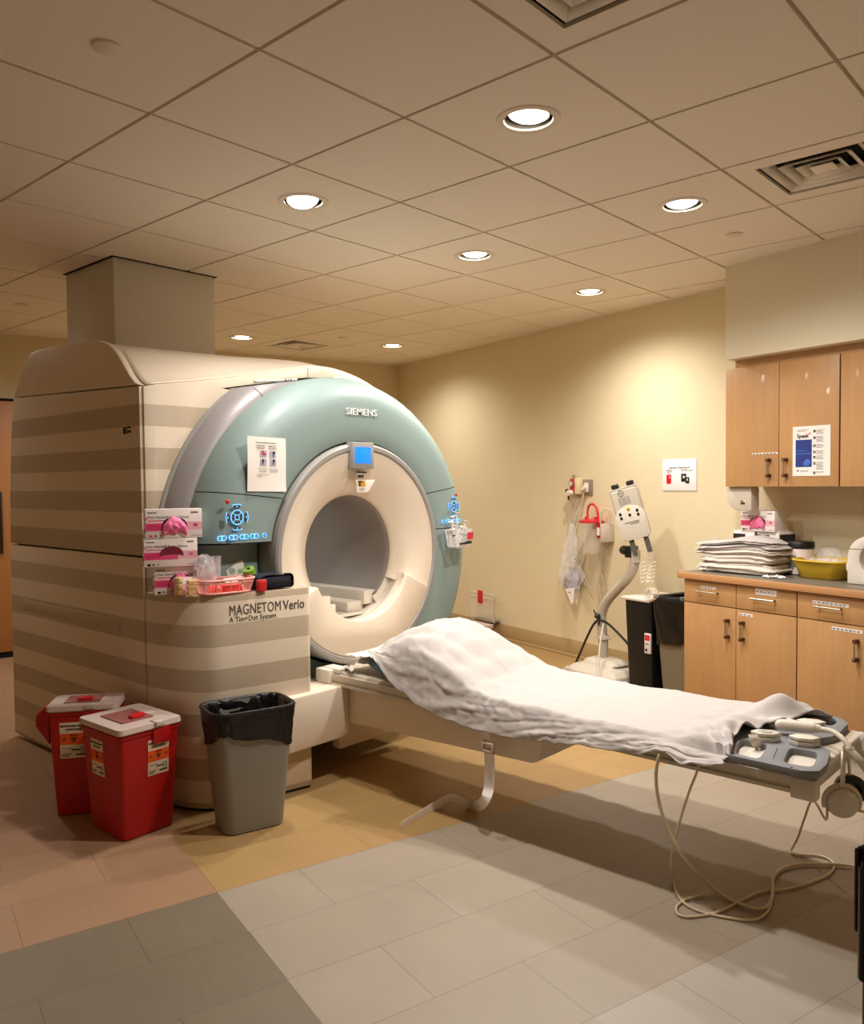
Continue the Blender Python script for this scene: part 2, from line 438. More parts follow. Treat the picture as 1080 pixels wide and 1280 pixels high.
# air diffusers
def diffuser(cell, label, dark_side):
    i, j = cell; x, y = GX + (i + .5) * GT, GY + (j + .5) * GT; h = GT / 2 - .008
    t = thing('air_vent', label, 'vent', (x, y, ZC), 0, 'ceiling air vents')
    q = .205
    MB().prism([(-h, -h), (h, -h), (h, h), (-h, h)], -.002, .012, holes=[[(-q, -q), (q, -q), (q, q), (-q, q)]]).build('face_plate', TILE, t, smooth=20)
    for k in range(3):
        a = .19 - k * .052
        m = MB()
        for rot in range(4):
            M = Matrix.Rotation(R(90 * rot), 4, 'Z')
            s = bmesh.new()
            vs = [s.verts.new(p) for p in ((-a, -a, .004), (a, -a, .004), (a - .034, -a + .034, .030), (-a + .034, -a + .034, .030))]
            s.faces.new(vs); m._add(s, M)
        m.build('louver', TILE, t, solid=.003, smooth=20)
    MB().box(-.045, .045, -.045, .045, .006, .012, b=.002).build('center_plate', TILE, t)
    MB().box(-.205, .205, -.205, .205, .075, .08).build('throat', DARK, t)
diffuser((3, -1), 'square louvred ceiling air vent above the wall cabinets', 0)
diffuser((0, -1), 'square louvred ceiling air vent at the top edge of the photo', 0)
diffuser((5, 7), 'far ceiling air vent above the scanner between two downlights', 0)
SLAB = ['round ceiling cap at the upper left, nearest the camera', 'round ceiling cap beside the downlight near the soffit',
        'round ceiling cap far left, behind the white duct', 'small round ceiling cap above the top of the scanner']
for k, (i, j) in enumerate([(-1, 1), (4, 0), (1, 7), (5, 6)]):
    x, y = GX + (i + .5) * GT, GY + (j + .5) * GT
    based(MB().lathe([(0, ZC - .012), (.034, ZC - .012), (.041, ZC - .009), (.041, ZC - .002), (0, ZC - .002)], 32, M=Matrix.Translation((x, y, 0))),
          'sprinkler_cap', TRIMW, (x, y, ZC - .002), SLAB[k], 'sprinkler cap', 'round sprinkler caps')

# ------------------------------------------------------------------ the scanner (bore axis along y, front faces -y)
XC, ZB = 2.93, 1.055                                # bore axis
def stripe_mat(name, light, dark):
    m = mat(name, light, .42)
    nt = m.node_tree; b = nt.nodes['Principled BSDF']
    g = nt.nodes.new('ShaderNodeTexCoord'); sp = nt.nodes.new('ShaderNodeSeparateXYZ')
    nt.links.new(g.outputs['Object'], sp.inputs[0])
    f = mathn(nt, 'FRACT', mathn(nt, 'DIVIDE', mathn(nt, 'SUBTRACT', sp.outputs['Z'], .135 - .0968 * 20), .0968 * 2))
    s = mathn(nt, 'LESS_THAN', f, .5)
    top = mathn(nt, 'LESS_THAN', sp.outputs['Z'], 1.80)
    mx = nt.nodes.new('ShaderNodeMix'); mx.data_type = 'RGBA'
    mx.inputs[6].default_value = rgb(*light); mx.inputs[7].default_value = rgb(*dark)
    nt.links.new(mathn(nt, 'MULTIPLY', s, top), mx.inputs[0]); nt.links.new(mx.outputs[2], b.inputs['Base Color'])
    return m
STRIPE = stripe_mat('striped cover', (222, 206, 185), (186, 168, 146))
SC = thing('mri_scanner', 'large white and teal MRI scanner with a round bore and striped side covers', 'MRI scanner', (XC, 4.1, 0))
def S(mb, name, mats, **k): return mb.build(name, mats, SC, world=True, **k)
YZX = lambda x: Matrix(((0, 0, 1, x), (1, 0, 0, 0), (0, 1, 0, 0), (0, 0, 0, 1)))      # prism xy -> world yz, extruded along x
XZY = lambda y: Matrix(((1, 0, 0, 0), (0, 0, -1, y), (0, 1, 0, 0), (0, 0, 0, 1)))     # prism xy -> world xz, extruded along -y
# left side panels
side_lo = [(3.405, .02), (3.405, 1.094), (4.862, 1.094), (4.868, .6), (4.872, .02)]
side_hi = [(3.405, 1.102), (3.405, 1.858), (4.765, 1.905), (4.81, 1.7), (4.845, 1.4), (4.862, 1.102)]
hump = [(3.405, 1.864), (3.44, 1.878), (3.48, 1.908), (3.52, 1.948), (3.565, 1.995), (3.61, 2.036), (3.67, 2.072), (3.77, 2.103), (3.95, 2.120), (4.15, 2.130), (4.40, 2.133), (4.52, 2.128), (4.575, 2.10), (4.63, 2.06), (4.765, 1.909)]
mb = MB().prism(side_lo, 0, .035, b=.006, M=YZX(1.872)); sl = S(mb, 'lower_side_cover', STRIPE)
mb = MB().box(1.868, 1.876, 3.62, 4.70, .735, .795, b=.002); MATS['slot'] = SLOT = mat('recess grey', (150, 136, 112), .6)
mb.build('grip_recess', STRIPE, sl, world=True)
su = S(MB().prism(side_hi, 0, .035, b=.006, M=YZX(1.872)), 'upper_side_cover', STRIPE)
mk = MB().box(1.8708, 1.8722, 3.475, 3.555, 1.648, 1.690, mi=0)
for k, (a, b_, c, d) in enumerate([(3.522, 3.551, 1.652, 1.684), (3.480, 3.516, 1.676, 1.686), (3.480, 3.505, 1.656, 1.668), (3.508, 3.518, 1.652, 1.672)]):
    mk.box(1.8702, 1.8712, a, b_, c, d, mi=1)
mk.build('small_label', [LABEL, INKK], su, world=True)
S(MB().prism(hump, 0, .035, b=.008, M=YZX(1.872)), 'top_side_cover', WHITE2)
# dark core closes the gaps
core = [(1.90, .03), (1.90, 1.84), (2.55, 1.95)] + [(XC + .90 * math.cos(R(a)), ZB + .90 * math.sin(R(a))) for a in range(100, -31, -6)] + [(3.70, .03)]
for y0_, y1_ in ((3.46, 3.465), (4.835, 4.84)):
    pass
S(MB().prism(core, 0, 1.36, holes=[[(XC + .33 * math.cos(2 * PI * k / 40), ZB + .33 * math.sin(2 * PI * k / 40)) for k in range(40)]], M=XZY(4.83)), 'inner_frame', DARK)
S(MB().prism([(3.47, .02), (3.47, 1.15), (4.80, 1.15), (4.872, .02)], 0, .03, b=.006, M=YZX(3.80)), 'right_side_cover', WHITE2)
# roof: front edge follows the bore, behind it the hump rises
def Bz(x):
    if x < 2.80: return 1.862 + (x - 1.872) / (2.80 - 1.872) * (2.036 - 1.862) - .012 * math.sin(PI * (x - 1.872) / .93)
    return ZB + math.sqrt(max(0.0, .990 ** 2 - (x - XC) ** 2)) if abs(x - XC) < .985 else ZB
def Tz(x):
    if x < 2.85: return 2.118
    return ZB + math.sqrt(max(0.0, 1.0655 ** 2 - (x - XC) ** 2)) if abs(x - XC) < 1.06 else ZB
def hn(y):
    pts = hump; z = pts[-1][1]
    for (a, za), (b_, zb) in zip(pts, pts[1:]):
        if a <= y <= b_: z = za + (zb - za) * (y - a) / (b_ - a); break
    return max(0, min(1, (z - 1.862) / (2.133 - 1.862)))
ys = [3.405, 3.42, 3.44, 3.47, 3.5, 3.54, 3.58, 3.62, 3.67, 3.72, 3.77, 3.86, 3.95, 4.05, 4.15, 4.28, 4.40, 4.46, 4.52, 4.575, 4.63, 4.70, 4.765]
NX = 60
def roof(u, v):
    x = 1.905 + u * (XC + .972 - 1.905); y = ys[round(v * (len(ys) - 1))]
    b_, t_ = Bz(x), Tz(x)
    return (x, y, b_ + hn(y) * max(0.0, t_ - b_))
mb = MB().grid(roof, NX, len(ys) - 1)
S(mb, 'roof_cover', WHITE2, solid=.006)
# front corner panel: from the side panel to the silver ring, with the arc cut away
arc = [(XC + 1.012 * math.cos(R(a)), ZB + 1.012 * math.sin(R(a))) for a in range(186, 136, -4)]
cut = []
for a in range(200, 118, -3):
    x_, z_ = XC + 1.0 * math.cos(R(a)), ZB + 1.0 * math.sin(R(a))
    cut.append((x_, z_))
topx = [XC + .99 * math.cos(R(126)), 2.25, 2.1, 1.95]
zc_ = lambda x: 1.872 + .17 * (x - 2.25)                 # level top of the silver ring
poly = [(1.888, .90)] + [c for c in cut if c[1] > .90 and c[1] < zc_(c[0])]
poly += [(2.30, zc_(2.30)), (2.61, zc_(2.61) + .003)]
poly += [(XC + .928 * math.cos(R(a)), ZB + .928 * math.sin(R(a))) for a in range(108, 20, -4)]
poly += [(x_, Bz(x_) - .002) for x_ in [XC + .955 * math.cos(R(a)) for a in range(20, 100, 4)] + [2.78, 2.65, 2.5, 2.35, 2.2, 2.05, 1.95]] + [(1.888, 1.858)]
S(MB().prism(poly, 0, .03, b=.004, M=XZY(3.425)), 'front_cover', STRIPE)
S(MB().box(2.826, 2.829, 3.392, 3.3955, 1.975, 2.03), 'cover_seam', mat('seam shade', (176, 164, 142), .5))
# silver ring between teal and white, cut level at the top
MY = Matrix.Translation((XC, 0, ZB)) @ Matrix.Rotation(R(90), 4, 'X')          # lathe (r, -y): local z -> -y
def ringpart(prof, a0=0, a1=360, n=160, mi=0):
    return MB().lathe([(r, -y) for r, y in prof], n, M=MY, a0=a0, a1=a1, mi=mi)
sprof = [(.905, 3.300), (.925, 3.300), (.945, 3.313), (.970, 3.338), (.985, 3.362), (.992, 3.380), (.994, 3.388)]
sedge = [(.993, 3.386), (1.010, 3.388), (1.014, 3.398), (1.014, 3.43)]
cutp = (Vector((2.25, 0, 1.868)), Vector((-.17, 0, 1)).normalized())
sr_ = S(ringpart(sprof, 88, 215, 100).cut(*cutp), 'silver_ring', SILVER)
sp_ = [(r + .0008, y - .0008) for r, y in sprof]
MB().tube([(XC + r * math.cos(R(120.5)), y, ZB + r * math.sin(R(120.5))) for r, y in sp_ if r < .975], .0028, 6, sub=1).build('ring_seam', GREYP, sr_, world=True)
ringpart(sedge, 88, 215, 100).cut(*cutp).build('ring_edge', TRIMG, sr_, world=True)
S(ringpart(sprof, -35, 30, 60), 'silver_ring', SILVER)
# teal ring, cut into upper cover, two control panels and lower cover
tprof = [(.577, 3.150), (.577, 3.118), (.582, 3.110), (.60, 3.105), (.66, 3.1025), (.72, 3.103), (.77, 3.106), (.80, 3.111), (.825, 3.120), (.85, 3.137), (.875, 3.162), (.895, 3.190), (.908, 3.220), (.916, 3.255), (.918, 3.29), (.918, 3.40)]
g = .0022
LT = (Vector((2.20, 0, 1.374)), Vector((.105, 0, 1)).normalized()); LB = (Vector((2.2, 0, 1.153)), Vector((.01, 0, 1)).normalized())
RT_ = (Vector((3.58, 0, 1.377)), Vector((-.13, 0, 1)).normalized()); RB = (Vector((3.55, 0, 1.155)), Vector((0, 0, 1)))
def half(a0, a1): return ringpart(tprof, a0, a1, 110)
mbU = MB()
for a0, a1, (co, no) in ((90, 270, LT), (-90, 90, RT_)):
    h = half(a0, a1).cut(co + no * g, no, keep_inner=False)
    mbU._add(h.bm)
bmesh.ops.remove_doubles(mbU.bm, verts=mbU.bm.verts, dist=1e-4)
tu = S(mbU, 'teal_cover', TEAL, solid=.0)
mbL = MB()
for a0, a1, (co, no) in ((90, 270, LB), (-90, 90, RB)):
    h = half(a0, a1).cut(co - no * g, no, keep_inner=True)
    if a0 == 90: bmesh.ops.translate(h.bm, vec=(0, .10, 0), verts=h.bm.verts)
    mbL._add(h.bm)
bmesh.ops.remove_doubles(mbL.bm, verts=mbL.bm.verts, dist=1e-4)
S(mbL, 'lower_teal_cover', TEAL)
panels = []
for a0, a1, T_, B_ in ((90, 270, LT, LB), (-90, 90, RT_, RB)):
    h = half(a0, a1).cut(T_[0] - T_[1] * g, T_[1]).cut(B_[0] + B_[1] * g, B_[1], keep_inner=False)
    panels.append(S(h, 'control_panel', TEAL))
gb_ = [(.56, 3.16), (.60, 3.125), (.80, 3.13), (.875, 3.18), (.905, 3.25), (.910, 3.42)]
gm = ringpart(gb_, -90, 90, 60); gm._add(ringpart(gb_, 90, 270, 60).cut(LB[0] - LB[1] * .001, LB[1], keep_inner=False).bm)
S(gm, 'gap_backing', DARK)
S(ringpart([(.568, 3.105), (.566, 3.28)], 150, 275, 60), 'ring_side', GREYP)
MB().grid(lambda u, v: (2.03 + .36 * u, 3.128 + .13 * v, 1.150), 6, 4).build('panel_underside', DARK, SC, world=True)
# glowing buttons
def buttons(panel, cx, cz, y, s, row, M=None, red=None):
    M = M or Matrix.Identity(4)
    def ringb(x, z, r, w): return MB().lathe([(r, 0), (r + w, 0), (r + w, -.0012), (r, -.0012)], 28, M=M @ Matrix.Translation((x, y, z)) @ Matrix.Rotation(R(-90), 4, 'X'))
    def disc(x, z, rx, rz, m_, nm='button', d=.001):
        mbb = MB().cyl((0, 0, 0), (0, 0, .002), 1, n=24, M=M @ Matrix.Translation((x, y + d, z)) @ Matrix.Rotation(R(90), 4, 'X') @ Matrix.Diagonal((rx, rz, 1, 1)))
        return mbb.build(nm, m_, panel, world=True)
    d0 = disc(cx, cz, .030 * s, .030 * s, BTN, 'jog_dial')
    ringb(cx, cz, .030 * s, .004 * s).build('glow_ring', BLUE_E, d0, world=True)
    ringb(cx, cz, .010 * s, .003 * s).build('glow_ring', BLUE_E, d0, world=True)
    x = MB()
    for a in (45, 135, 225, 315):
        x.box(.013 * s, .030 * s, -.001, 0, -.0011, .0011, M=M @ Matrix.Translation((cx, y - .0002, cz)) @ Matrix.Rotation(R(a), 4, 'Y'))
    x.build('glow_cross', BLUE_E, d0, world=True)
    for a in (0, 90, 180, 270):
        ax, az = cx + .049 * s * math.cos(R(a)), cz + .049 * s * math.sin(R(a))
        q = (.020 * s, .008 * s) if a in (90, 270) else (.008 * s, .020 * s)
        bt = disc(ax, az, *q, BTN, 'arrow_button')
        m2 = MB()
        for k in range(-4, 5):
            b_ = R(a + k * 6.2); b2_ = R(a + (k + 1) * 6.2)
            if k == 4: break
            r1 = .058 * s
            m2.tube([(cx + r1 * math.cos(b_), y - .001, cz + r1 * math.sin(b_)), (cx + r1 * math.cos(b2_), y - .001, cz + r1 * math.sin(b2_))], .0018 * s, 6, M=M, sub=1)
        m2.cyl((ax, y - .0014, az), (ax, y, az), .0035 * s, n=10, M=M)
        m2.build('glow_mark', BLUE_E, bt, world=True)
    for k, (px_, two) in enumerate(row):
        w = .0245 * s if two else .0118 * s
        hh = .0115 * s; xi = w - hh
        cap = [(px_ + xi + hh * math.cos(R(q)), cz - .089 * s + hh * math.sin(R(q))) for q in range(-90, 91, 22)] + [(px_ - xi + hh * math.cos(R(q)), cz - .089 * s + hh * math.sin(R(q))) for q in range(90, 271, 22)]
        bt = MB().prism(cap, 0, .002, M=M @ XZY(y + .001)).build('key', BLUE_E, panel, world=True)
        m2 = MB()
        for q in ((-1, 1) if two else (0,)):
            m2.cyl((px_ + q * .0115 * s, y - .0022, cz - .089 * s), (px_ + q * .0115 * s, y - .0010, cz - .089 * s), .0078 * s, n=16, M=M)
            m2.box(px_ + q * .0115 * s - .0035 * s, px_ + q * .0115 * s + .0035 * s, y - .0028, y - .0020, cz - .0905 * s, cz - .0875 * s, mi=1, M=M)
        m2.build('key_cap', [BTN, BLUE_E], bt, world=True)
    if red: MB().sphere((red[0], y, red[1]), .011 * s, (1, .5, 1), M=M).build('red_stop_button', REDB, panel, world=True)
buttons(panels[0], 2.163, 1.272, 3.1005, 1.0, [(2.082, 1), (2.142, 1), (2.199, 1), (2.255, 1), (2.311, 0)], red=(2.115, 1.343))
Mr = Matrix.Translation((3.665, 3.1035, 1.279)) @ Matrix.Rotation(R(7), 4, 'Z') @ Matrix.Translation((-3.665, -3.103, -1.279))
buttons(panels[1], 3.665, 1.279, 3.103, .95, [(3.55, 0), (3.605, 1), (3.66, 1), (3.712, 1)], M=Mr, red=(3.69, 1.346))
# trim ring, white flare, apron, bore
S(ringpart([(.528, 3.110), (.530, 3.090), (.538, 3.082), (.556, 3.082), (.566, 3.090), (.570, 3.104), (.570, 3.15)], n=120), 'trim_ring', TRIMG)
flare = [(.300, 3.215), (.303, 3.200), (.309, 3.190), (.322, 3.178), (.345, 3.160), (.375, 3.140), (.41, 3.120), (.45, 3.103), (.49, 3.094), (.529, 3.092)]
aR, aL = math.degrees(math.asin((.925 - ZB) / .37)), 180 - math.degrees(math.asin((.915 - ZB) / .37))
fr = S(ringpart(flare, aR - 9, aL + 9, 130), 'bore_flare', WHITE2)
def apron_poly():
    out = []
    for a in [aL + 3 + (357 + aR - aL - 3) * k / 60 for k in range(61)]:
        out.append((XC + .5295 * math.cos(R(a)), ZB + .5295 * math.sin(R(a))))
    a_in0, a_in1 = 360 + math.degrees(math.asin((.925 - ZB) / .345)), 180 - math.degrees(math.asin((.915 - ZB) / .345))
    for k in range(61):
        a = a_in0 + (a_in1 - a_in0) * k / 60
        out.append((XC + .345 * math.cos(R(a)), ZB + .345 * math.sin(R(a))))
    return out
ap = S(MB().prism(apron_poly(), 0, .105, b=.006, M=XZY(3.19)), 'apron', WHITE2)
MB().cyl((3.235, 3.115, .925), (3.235, 3.115, .9275), .011, n=16).cyl((3.215, 3.125, .925), (3.215, 3.125, .9272), .006, n=12).build('ledge_mark', INK, ap, world=True)
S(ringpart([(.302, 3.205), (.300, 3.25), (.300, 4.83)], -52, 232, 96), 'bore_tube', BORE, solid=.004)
sl_ = ringpart([(.343, 3.17), (.348, 3.6)], 186, 354, 70); sl_._add(ringpart([(.346, 3.204), (.300, 3.206)], 180, 236, 30).bm); sl_._add(ringpart([(.346, 3.204), (.300, 3.206)], 304, 360, 30).bm)
S(sl_, 'bore_sill', WHITE)
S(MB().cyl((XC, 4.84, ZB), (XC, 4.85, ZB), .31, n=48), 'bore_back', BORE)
# bore rails seen through the cut
def rail(x0, x1, y0, z0, z1, nm='bore_rail'):
    return S(MB().box(x0, x1, y0, 4.6, z0, z1, b=.006), nm, WHITE)
rail(3.055, 3.215, 3.225, .765, .838)
rail(2.66, 2.80, 3.225, .765, .838)
rail(2.955, 3.07, 3.25, .732, .785, 'bore_rail')
S(MB().box(2.73, 3.13, 3.19, 4.6, .722, .732, b=.003), 'bore_floor', IVORY)
S(MB().box(2.68, 2.795, 3.20, 3.30, .73, .842, b=.006).box(2.795, 2.828, 3.2, 3.27, .73, .795, b=.004), 'rail_stop', WHITE)
bl = bpy.data.lights.new('bore_fill', 'AREA'); bl.shape = 'RECTANGLE'; bl.size = .10; bl.size_y = .9; bl.energy = 2.2; bl.color = (1, .95, .9)  # unseen area light added to brighten the bore interior; no fixture modelled
blo = bpy.data.objects.new('bore_fill', bl); C.objects.link(blo); blo.location = (XC, 4.05, ZB + .292)
# display
DY = 3.084
di = S(MB().box(2.834, 2.984, DY - .02, DY + .03, 1.492, 1.628, b=.006), 'display', GREYP)
MB().box(2.850, 2.960, DY - .0215, DY - .019, 1.520, 1.602, b=.0005, mi=0).build('screen', SCREEN, di, world=True)
sk = MB().box(2.853, 2.9555, DY - .0222, DY - .0216, 1.5985, 1.5998).box(2.953, 2.9545, DY - .0222, DY - .0216, 1.523, 1.599)
sk.box(2.895, 2.935, DY - .0222, DY - .0216, 1.5535, 1.5548).box(2.872, 2.890, DY - .0222, DY - .0216, 1.566, 1.5672).box(2.905, 2.925, DY - .0222, DY - .0216, 1.540, 1.5412)
sk.build('screen_marks', SCREEN2, di, world=True)
st = S(MB().box(2.885, 2.925, 3.0885, 3.0935, 1.442, 1.484, b=.0005), 'model_sticker', WHITE)
k = MB()
for q in range(6): k.box(2.884 + q * .0115, 2.892 + q * .0115 + .002 * (q % 2), 3.0865, 3.0885, 1.470, 1.4775 + .002 * (q % 3 == 0))
for q in range(4): k.box(2.888 + q * .011, 2.896 + q * .011, 3.0865, 3.0885, 1.446, 1.463)
k.build('sticker_print', INKK, st, world=True)
Mst = Matrix.Translation((2.938, 3.094, 1.405)) @ Matrix.Rotation(R(-10), 4, 'X')
ws = S(MB().prism([(-.062, -.036), (.014, -.036), (.075, .03), (-.062, .03)], 0, .012, b=.0015, M=Mst @ Matrix.Rotation(R(90), 4, 'X')), 'laser_window', WHITE)
MB().box(-.050, -.002, -.0135, -.012, -.006, .024, M=Mst, mi=0).box(-.050, -.022, -.0142, -.0135, .015, .024, M=Mst, mi=1).box(-.047, -.035, -.0142, -.0135, -.003, .012, M=Mst, mi=1).box(-.048, -.01, -.0135, -.012, -.018, -.015, M=Mst, mi=2).box(-.048, -.016, -.0135, -.012, -.026, -.0235, M=Mst, mi=2).build('laser_warning', [mat('amber label', (206, 150, 30), .5), INKK, INK], ws, world=True)
# lettering
LOGO = mat('white lettering', (238, 238, 236), .4)
S(MB().mesh(text_mesh('SIEMENS', .0475, 'CENTER', .002, bold=.0004, space=1.08, width=.215), M=Matrix.Translation((2.936, 3.1015, 1.768)) @ FRONT), 'maker_lettering', LOGO)
# front console block
cp = [(1.875, 3.400), (1.880, 3.34), (1.894, 3.26), (1.922, 3.16), (1.958, 3.10), (1.990, 3.068), (2.020, 3.050), (2.06, 3.040), (2.44, 2.964), (2.452, 2.963), (2.462, 2.968), (2.468, 2.985), (2.472, 3.072), (2.38, 3.10), (2.36, 3.20), (2.2, 3.22), (2.0, 3.300), (1.95, 3.400)]
co = S(MB().prism(cp, .012, .942, b=.008), 'console_block', STRIPE)
S(MB().prism([(x + (.01 if x < 2.2 else -.01), y + .012) for x, y in cp], .0, .013), 'console_plinth', BLACK)
ctm = Matrix.Translation((2.06, 3.0388, 0)) @ Matrix.Rotation(math.atan2(-.076, .38), 4, 'Z')
LET = mat('grey lettering', (92, 82, 74), .5)
MB().mesh(text_mesh('MAGNETOM', .064, 'LEFT', .001, space=1.05, width=.245), M=ctm @ Matrix.Translation((.008, 0, .848)) @ FRONT).mesh(text_mesh('Verio', .062, 'LEFT', .001, bold=.0008, space=1.05, width=.108), M=ctm @ Matrix.Translation((.268, -.0, .848)) @ FRONT)\
    .mesh(text_mesh('A Tim+Dot System', .033, 'LEFT', .001, width=.222), M=ctm @ Matrix.Translation((.010, -.0, .818)) @ FRONT).build('console_lettering', LET, co, world=True)
scw = MB()
for (x_, y_) in ((201, 765), (209, 764.5), (201, 771.5), (209, 771)):
    p = aty(x_, y_, 3.22); n_ = Vector((-.96, -.28, 0)); p = Vector((1.908, 3.235, p.z)) + Vector((.28, -.96, 0)).normalized() * ((x_ - 205) * .0035)
    scw.sphere(p, .006, n=10)
scw.build('screw_hole', DARK, co, world=True)
# feet of the magnet
for (x_, y_) in ((2.35, 3.5), (3.5, 3.5), (2.1, 4.6), (3.8, 4.6)):
    S(MB().cyl((x_, y_, 0), (x_, y_, .05), .06, n=20), 'foot', BLACK)
based(MB().cyl((2.493, 3.30, 1.912), (2.746, 3.32, 1.955), .0065, n=10, mi=0).cyl((2.69, 3.3156, 1.9455), (2.742, 3.3197, 1.9544), .0072, n=10, mi=1) if False else
      MB().cyl((2.470, 3.375, 1.925), (2.735, 3.375, 1.9585), .0065, n=12, mi=0).cyl((2.655, 3.375, 1.9483), (2.668, 3.375, 1.950), .0068, n=12, mi=1).cyl((2.676, 3.375, 1.951), (2.683, 3.375, 1.9519), .0068, n=12, mi=1).cyl((2.69, 3.375, 1.9527), (2.70, 3.375, 1.954), .0068, n=12, mi=1),
      'marker_pen', [WHITE, INK], (2.6, 3.375, 1.94), 'thin white rod with dark marks lying on top of the teal ring', 'pen')
# duct from the scanner roof to the ceiling
du = thing('ceiling_duct', 'white square duct rising from the scanner roof to the ceiling', 'duct', (2.575, 4.63, 1.95))
MB().box(2.252, 2.895, 4.342, 4.92, 2.05, ZC - .004, b=.006).build('casing', mat('duct white', (214, 208, 198), .5, var=.01), du, world=True)
MB().box(2.24, 2.91, 4.332, 4.93, ZC - .006, ZC + .003).build('ceiling_gap', DARK, du, world=True)
# notice taped to the teal ring
nt_ = thing('paper_notice', 'white paper notice with four small pictures taped to the teal ring', 'paper', (2.33, 3.095, 1.385))
mp = Matrix.Translation((2.33, 3.1005, 1.51)) @ Matrix.Rotation(R(1.2), 4, 'Y')
def bent(u, v):
    x = (u - .5) * .216; z = (v - .5) * .25
    return mp @ Vector((x, -.0012 - .003 * math.sin(PI * v) - .006 * (1 - v) ** 6 * u, z))
sh = MB().grid(bent, 8, 8).build('sheet', PAPER, nt_, world=True)
pr_ = MB()
def rect(x, z, w, h, mi, d=.0052): pr_.box(x - w / 2, x + w / 2, -d - .0003, -d, z - h / 2, z + h / 2, mi=mi, M=mp)
rect(-.008, .098, .115, .0025, 2)
for q in range(4): rect(-.036, .088 - q * .0055, .05 - .006 * (q % 2), .0014, 0); rect(.030, .087 - q * .0055, .05 - .005 * (q % 3), .0014, 0)
for (x, z) in ((-.022, .048), (.030, .046), (-.022, .008), (.032, .008)): rect(x, z, .036, .030, 4)
rect(-.026, .052, .011, .018, 1, .0058); rect(-.014, .047, .014, .010, 1, .0058)
for (x, z) in ((.036, .054), (-.024, .016), (.036, .017)): rect(x, z, .012, .012, 2, .0058); rect(x - .002, z - .012, .008, .012, 3, .0058)
for q in range(3): rect(-.024, -.020 - q * .007, .05 - .004 * q, .0013, 0); rect(.036, -.022 - q * .006, .055 - .006 * q, .0013, 0)
rect(-.024, -.048, .066, .0013, 0); rect(-.042, -.055, .026, .0015, 0)
pr_.build('print', [INK, INKR, INKK, mat('slate print', (96, 92, 110), .7), INKG], nt_, world=True)

# ------------------------------------------------------------------ things on the console top (z = .942)
CZ = .943
def glove_box(label, loc, rz, w=.265, h=.122, dpt=.088, glove=1, group='glove boxes on the scanner console', size_col=0):
    """printed dispenser carton: front faces -y; local origin at the bottom front left corner"""
    t = thing('glove_box', label, 'glove box', loc, rz, group)
    m = MB().box(0, w, 0, dpt, 0, h, b=.0015, mi=0)
    q = lambda x0, x1, z0, z1, mi, d=.0006: m.box(x0 * w, x1 * w, -d, .001, z0 * h, z1 * h, mi=mi)
    q(.0, .63, .25, .52, 1); q(.63, .998, .28, .55, 2); q(.02, .30, .30, .47, 6, .0009); q(.06, .12, .03, .12, 1 if size_col == 0 else 3); q(.80, .99, .06, .075, 4)
    q(.04, .20, .86, .89, 3); q(.015, .035, .62, .74, 1)
    q(.15, .20, .05, .12, 4); q(.25, .27, .05, .12, 4); q(.80, .93, .84, .90, 4); q(.84, .92, .38, .48, 1)
    m.mesh(text_mesh('Pink Nitrile® Exam Gloves', .0155, 'LEFT', .0003), M=Matrix.Translation((.05 * w, -.0008, .68 * h)) @ FRONT, mi=4)
    q(.05, .36, .585, .62, 1)
    m.box(-.0006, .001, .2 * dpt, .8 * dpt, .2 * h, .32 * h, mi=4).box(-.0006, .001, .3 * dpt, .8 * dpt, .6 * h, .66 * h, mi=4)
    m.build('carton', [CARTON, PINK, PINKL, INKK, INK, CARTON, mat('deep pink print', (206, 50, 104), .6)], t)
    # bean-shaped opening
    P = []
    for k in range(25):
        a = PI - PI * k / 24; P.append((.225 * math.cos(a) + .51, .36 + .36 * math.sin(a) ** .8 * 1.0))
    for k in range(13):
        a = PI * k / 12; P.append((.225 * math.cos(a) * .95 + .51, .36 + .07 * math.sin(a)))
    P = [(x * w, z * h) for x, z in P]
    op = MB().prism(P, 0, .0014, M=XZY(0.0002)).build('opening', MAROON if glove == 2 else mat('box shadow gap', (36, 16, 22), .9), t)
    if glove != 2:
        rr = random.Random(hash(label) % 1000)
        def gf(u, v):
            x = (.30 + .42 * u) * w; base = .74 - .34 * (2 * u - 1) ** 2
            z = (base - v * (.62 - .25 * abs(2 * u - 1))) * h
            n_ = noise.noise(Vector((x * 60, z * 60, glove * 3.1)))
            return (x + .004 * n_, -.004 - .020 * math.sin(PI * v) * (1 - .5 * (2 * u - 1) ** 2) - .007 * n_, z + .006 * noise.noise(Vector((x * 40, 7, z * 40))))
        MB().grid(gf, 22, 14).build('glove', GLOVE, t, solid=.001)
    return t
glove_box('lowest pink printed glove box of the stack on the scanner console, partly behind yellow packs', (1.846, 3.262, CZ), R(-24), w=.215, dpt=.075, glove=3, size_col=1)
glove_box('middle glove box of the console stack, with an empty dark red opening', (1.800, 3.262, CZ + .1235), R(-25), w=.222, dpt=.075, glove=2, size_col=1)
glove_box('topmost glove box of the console stack, with a pink glove hanging out', (1.806, 3.256, CZ + .247), R(-24), w=.236, h=.126, dpt=.075, glove=1)

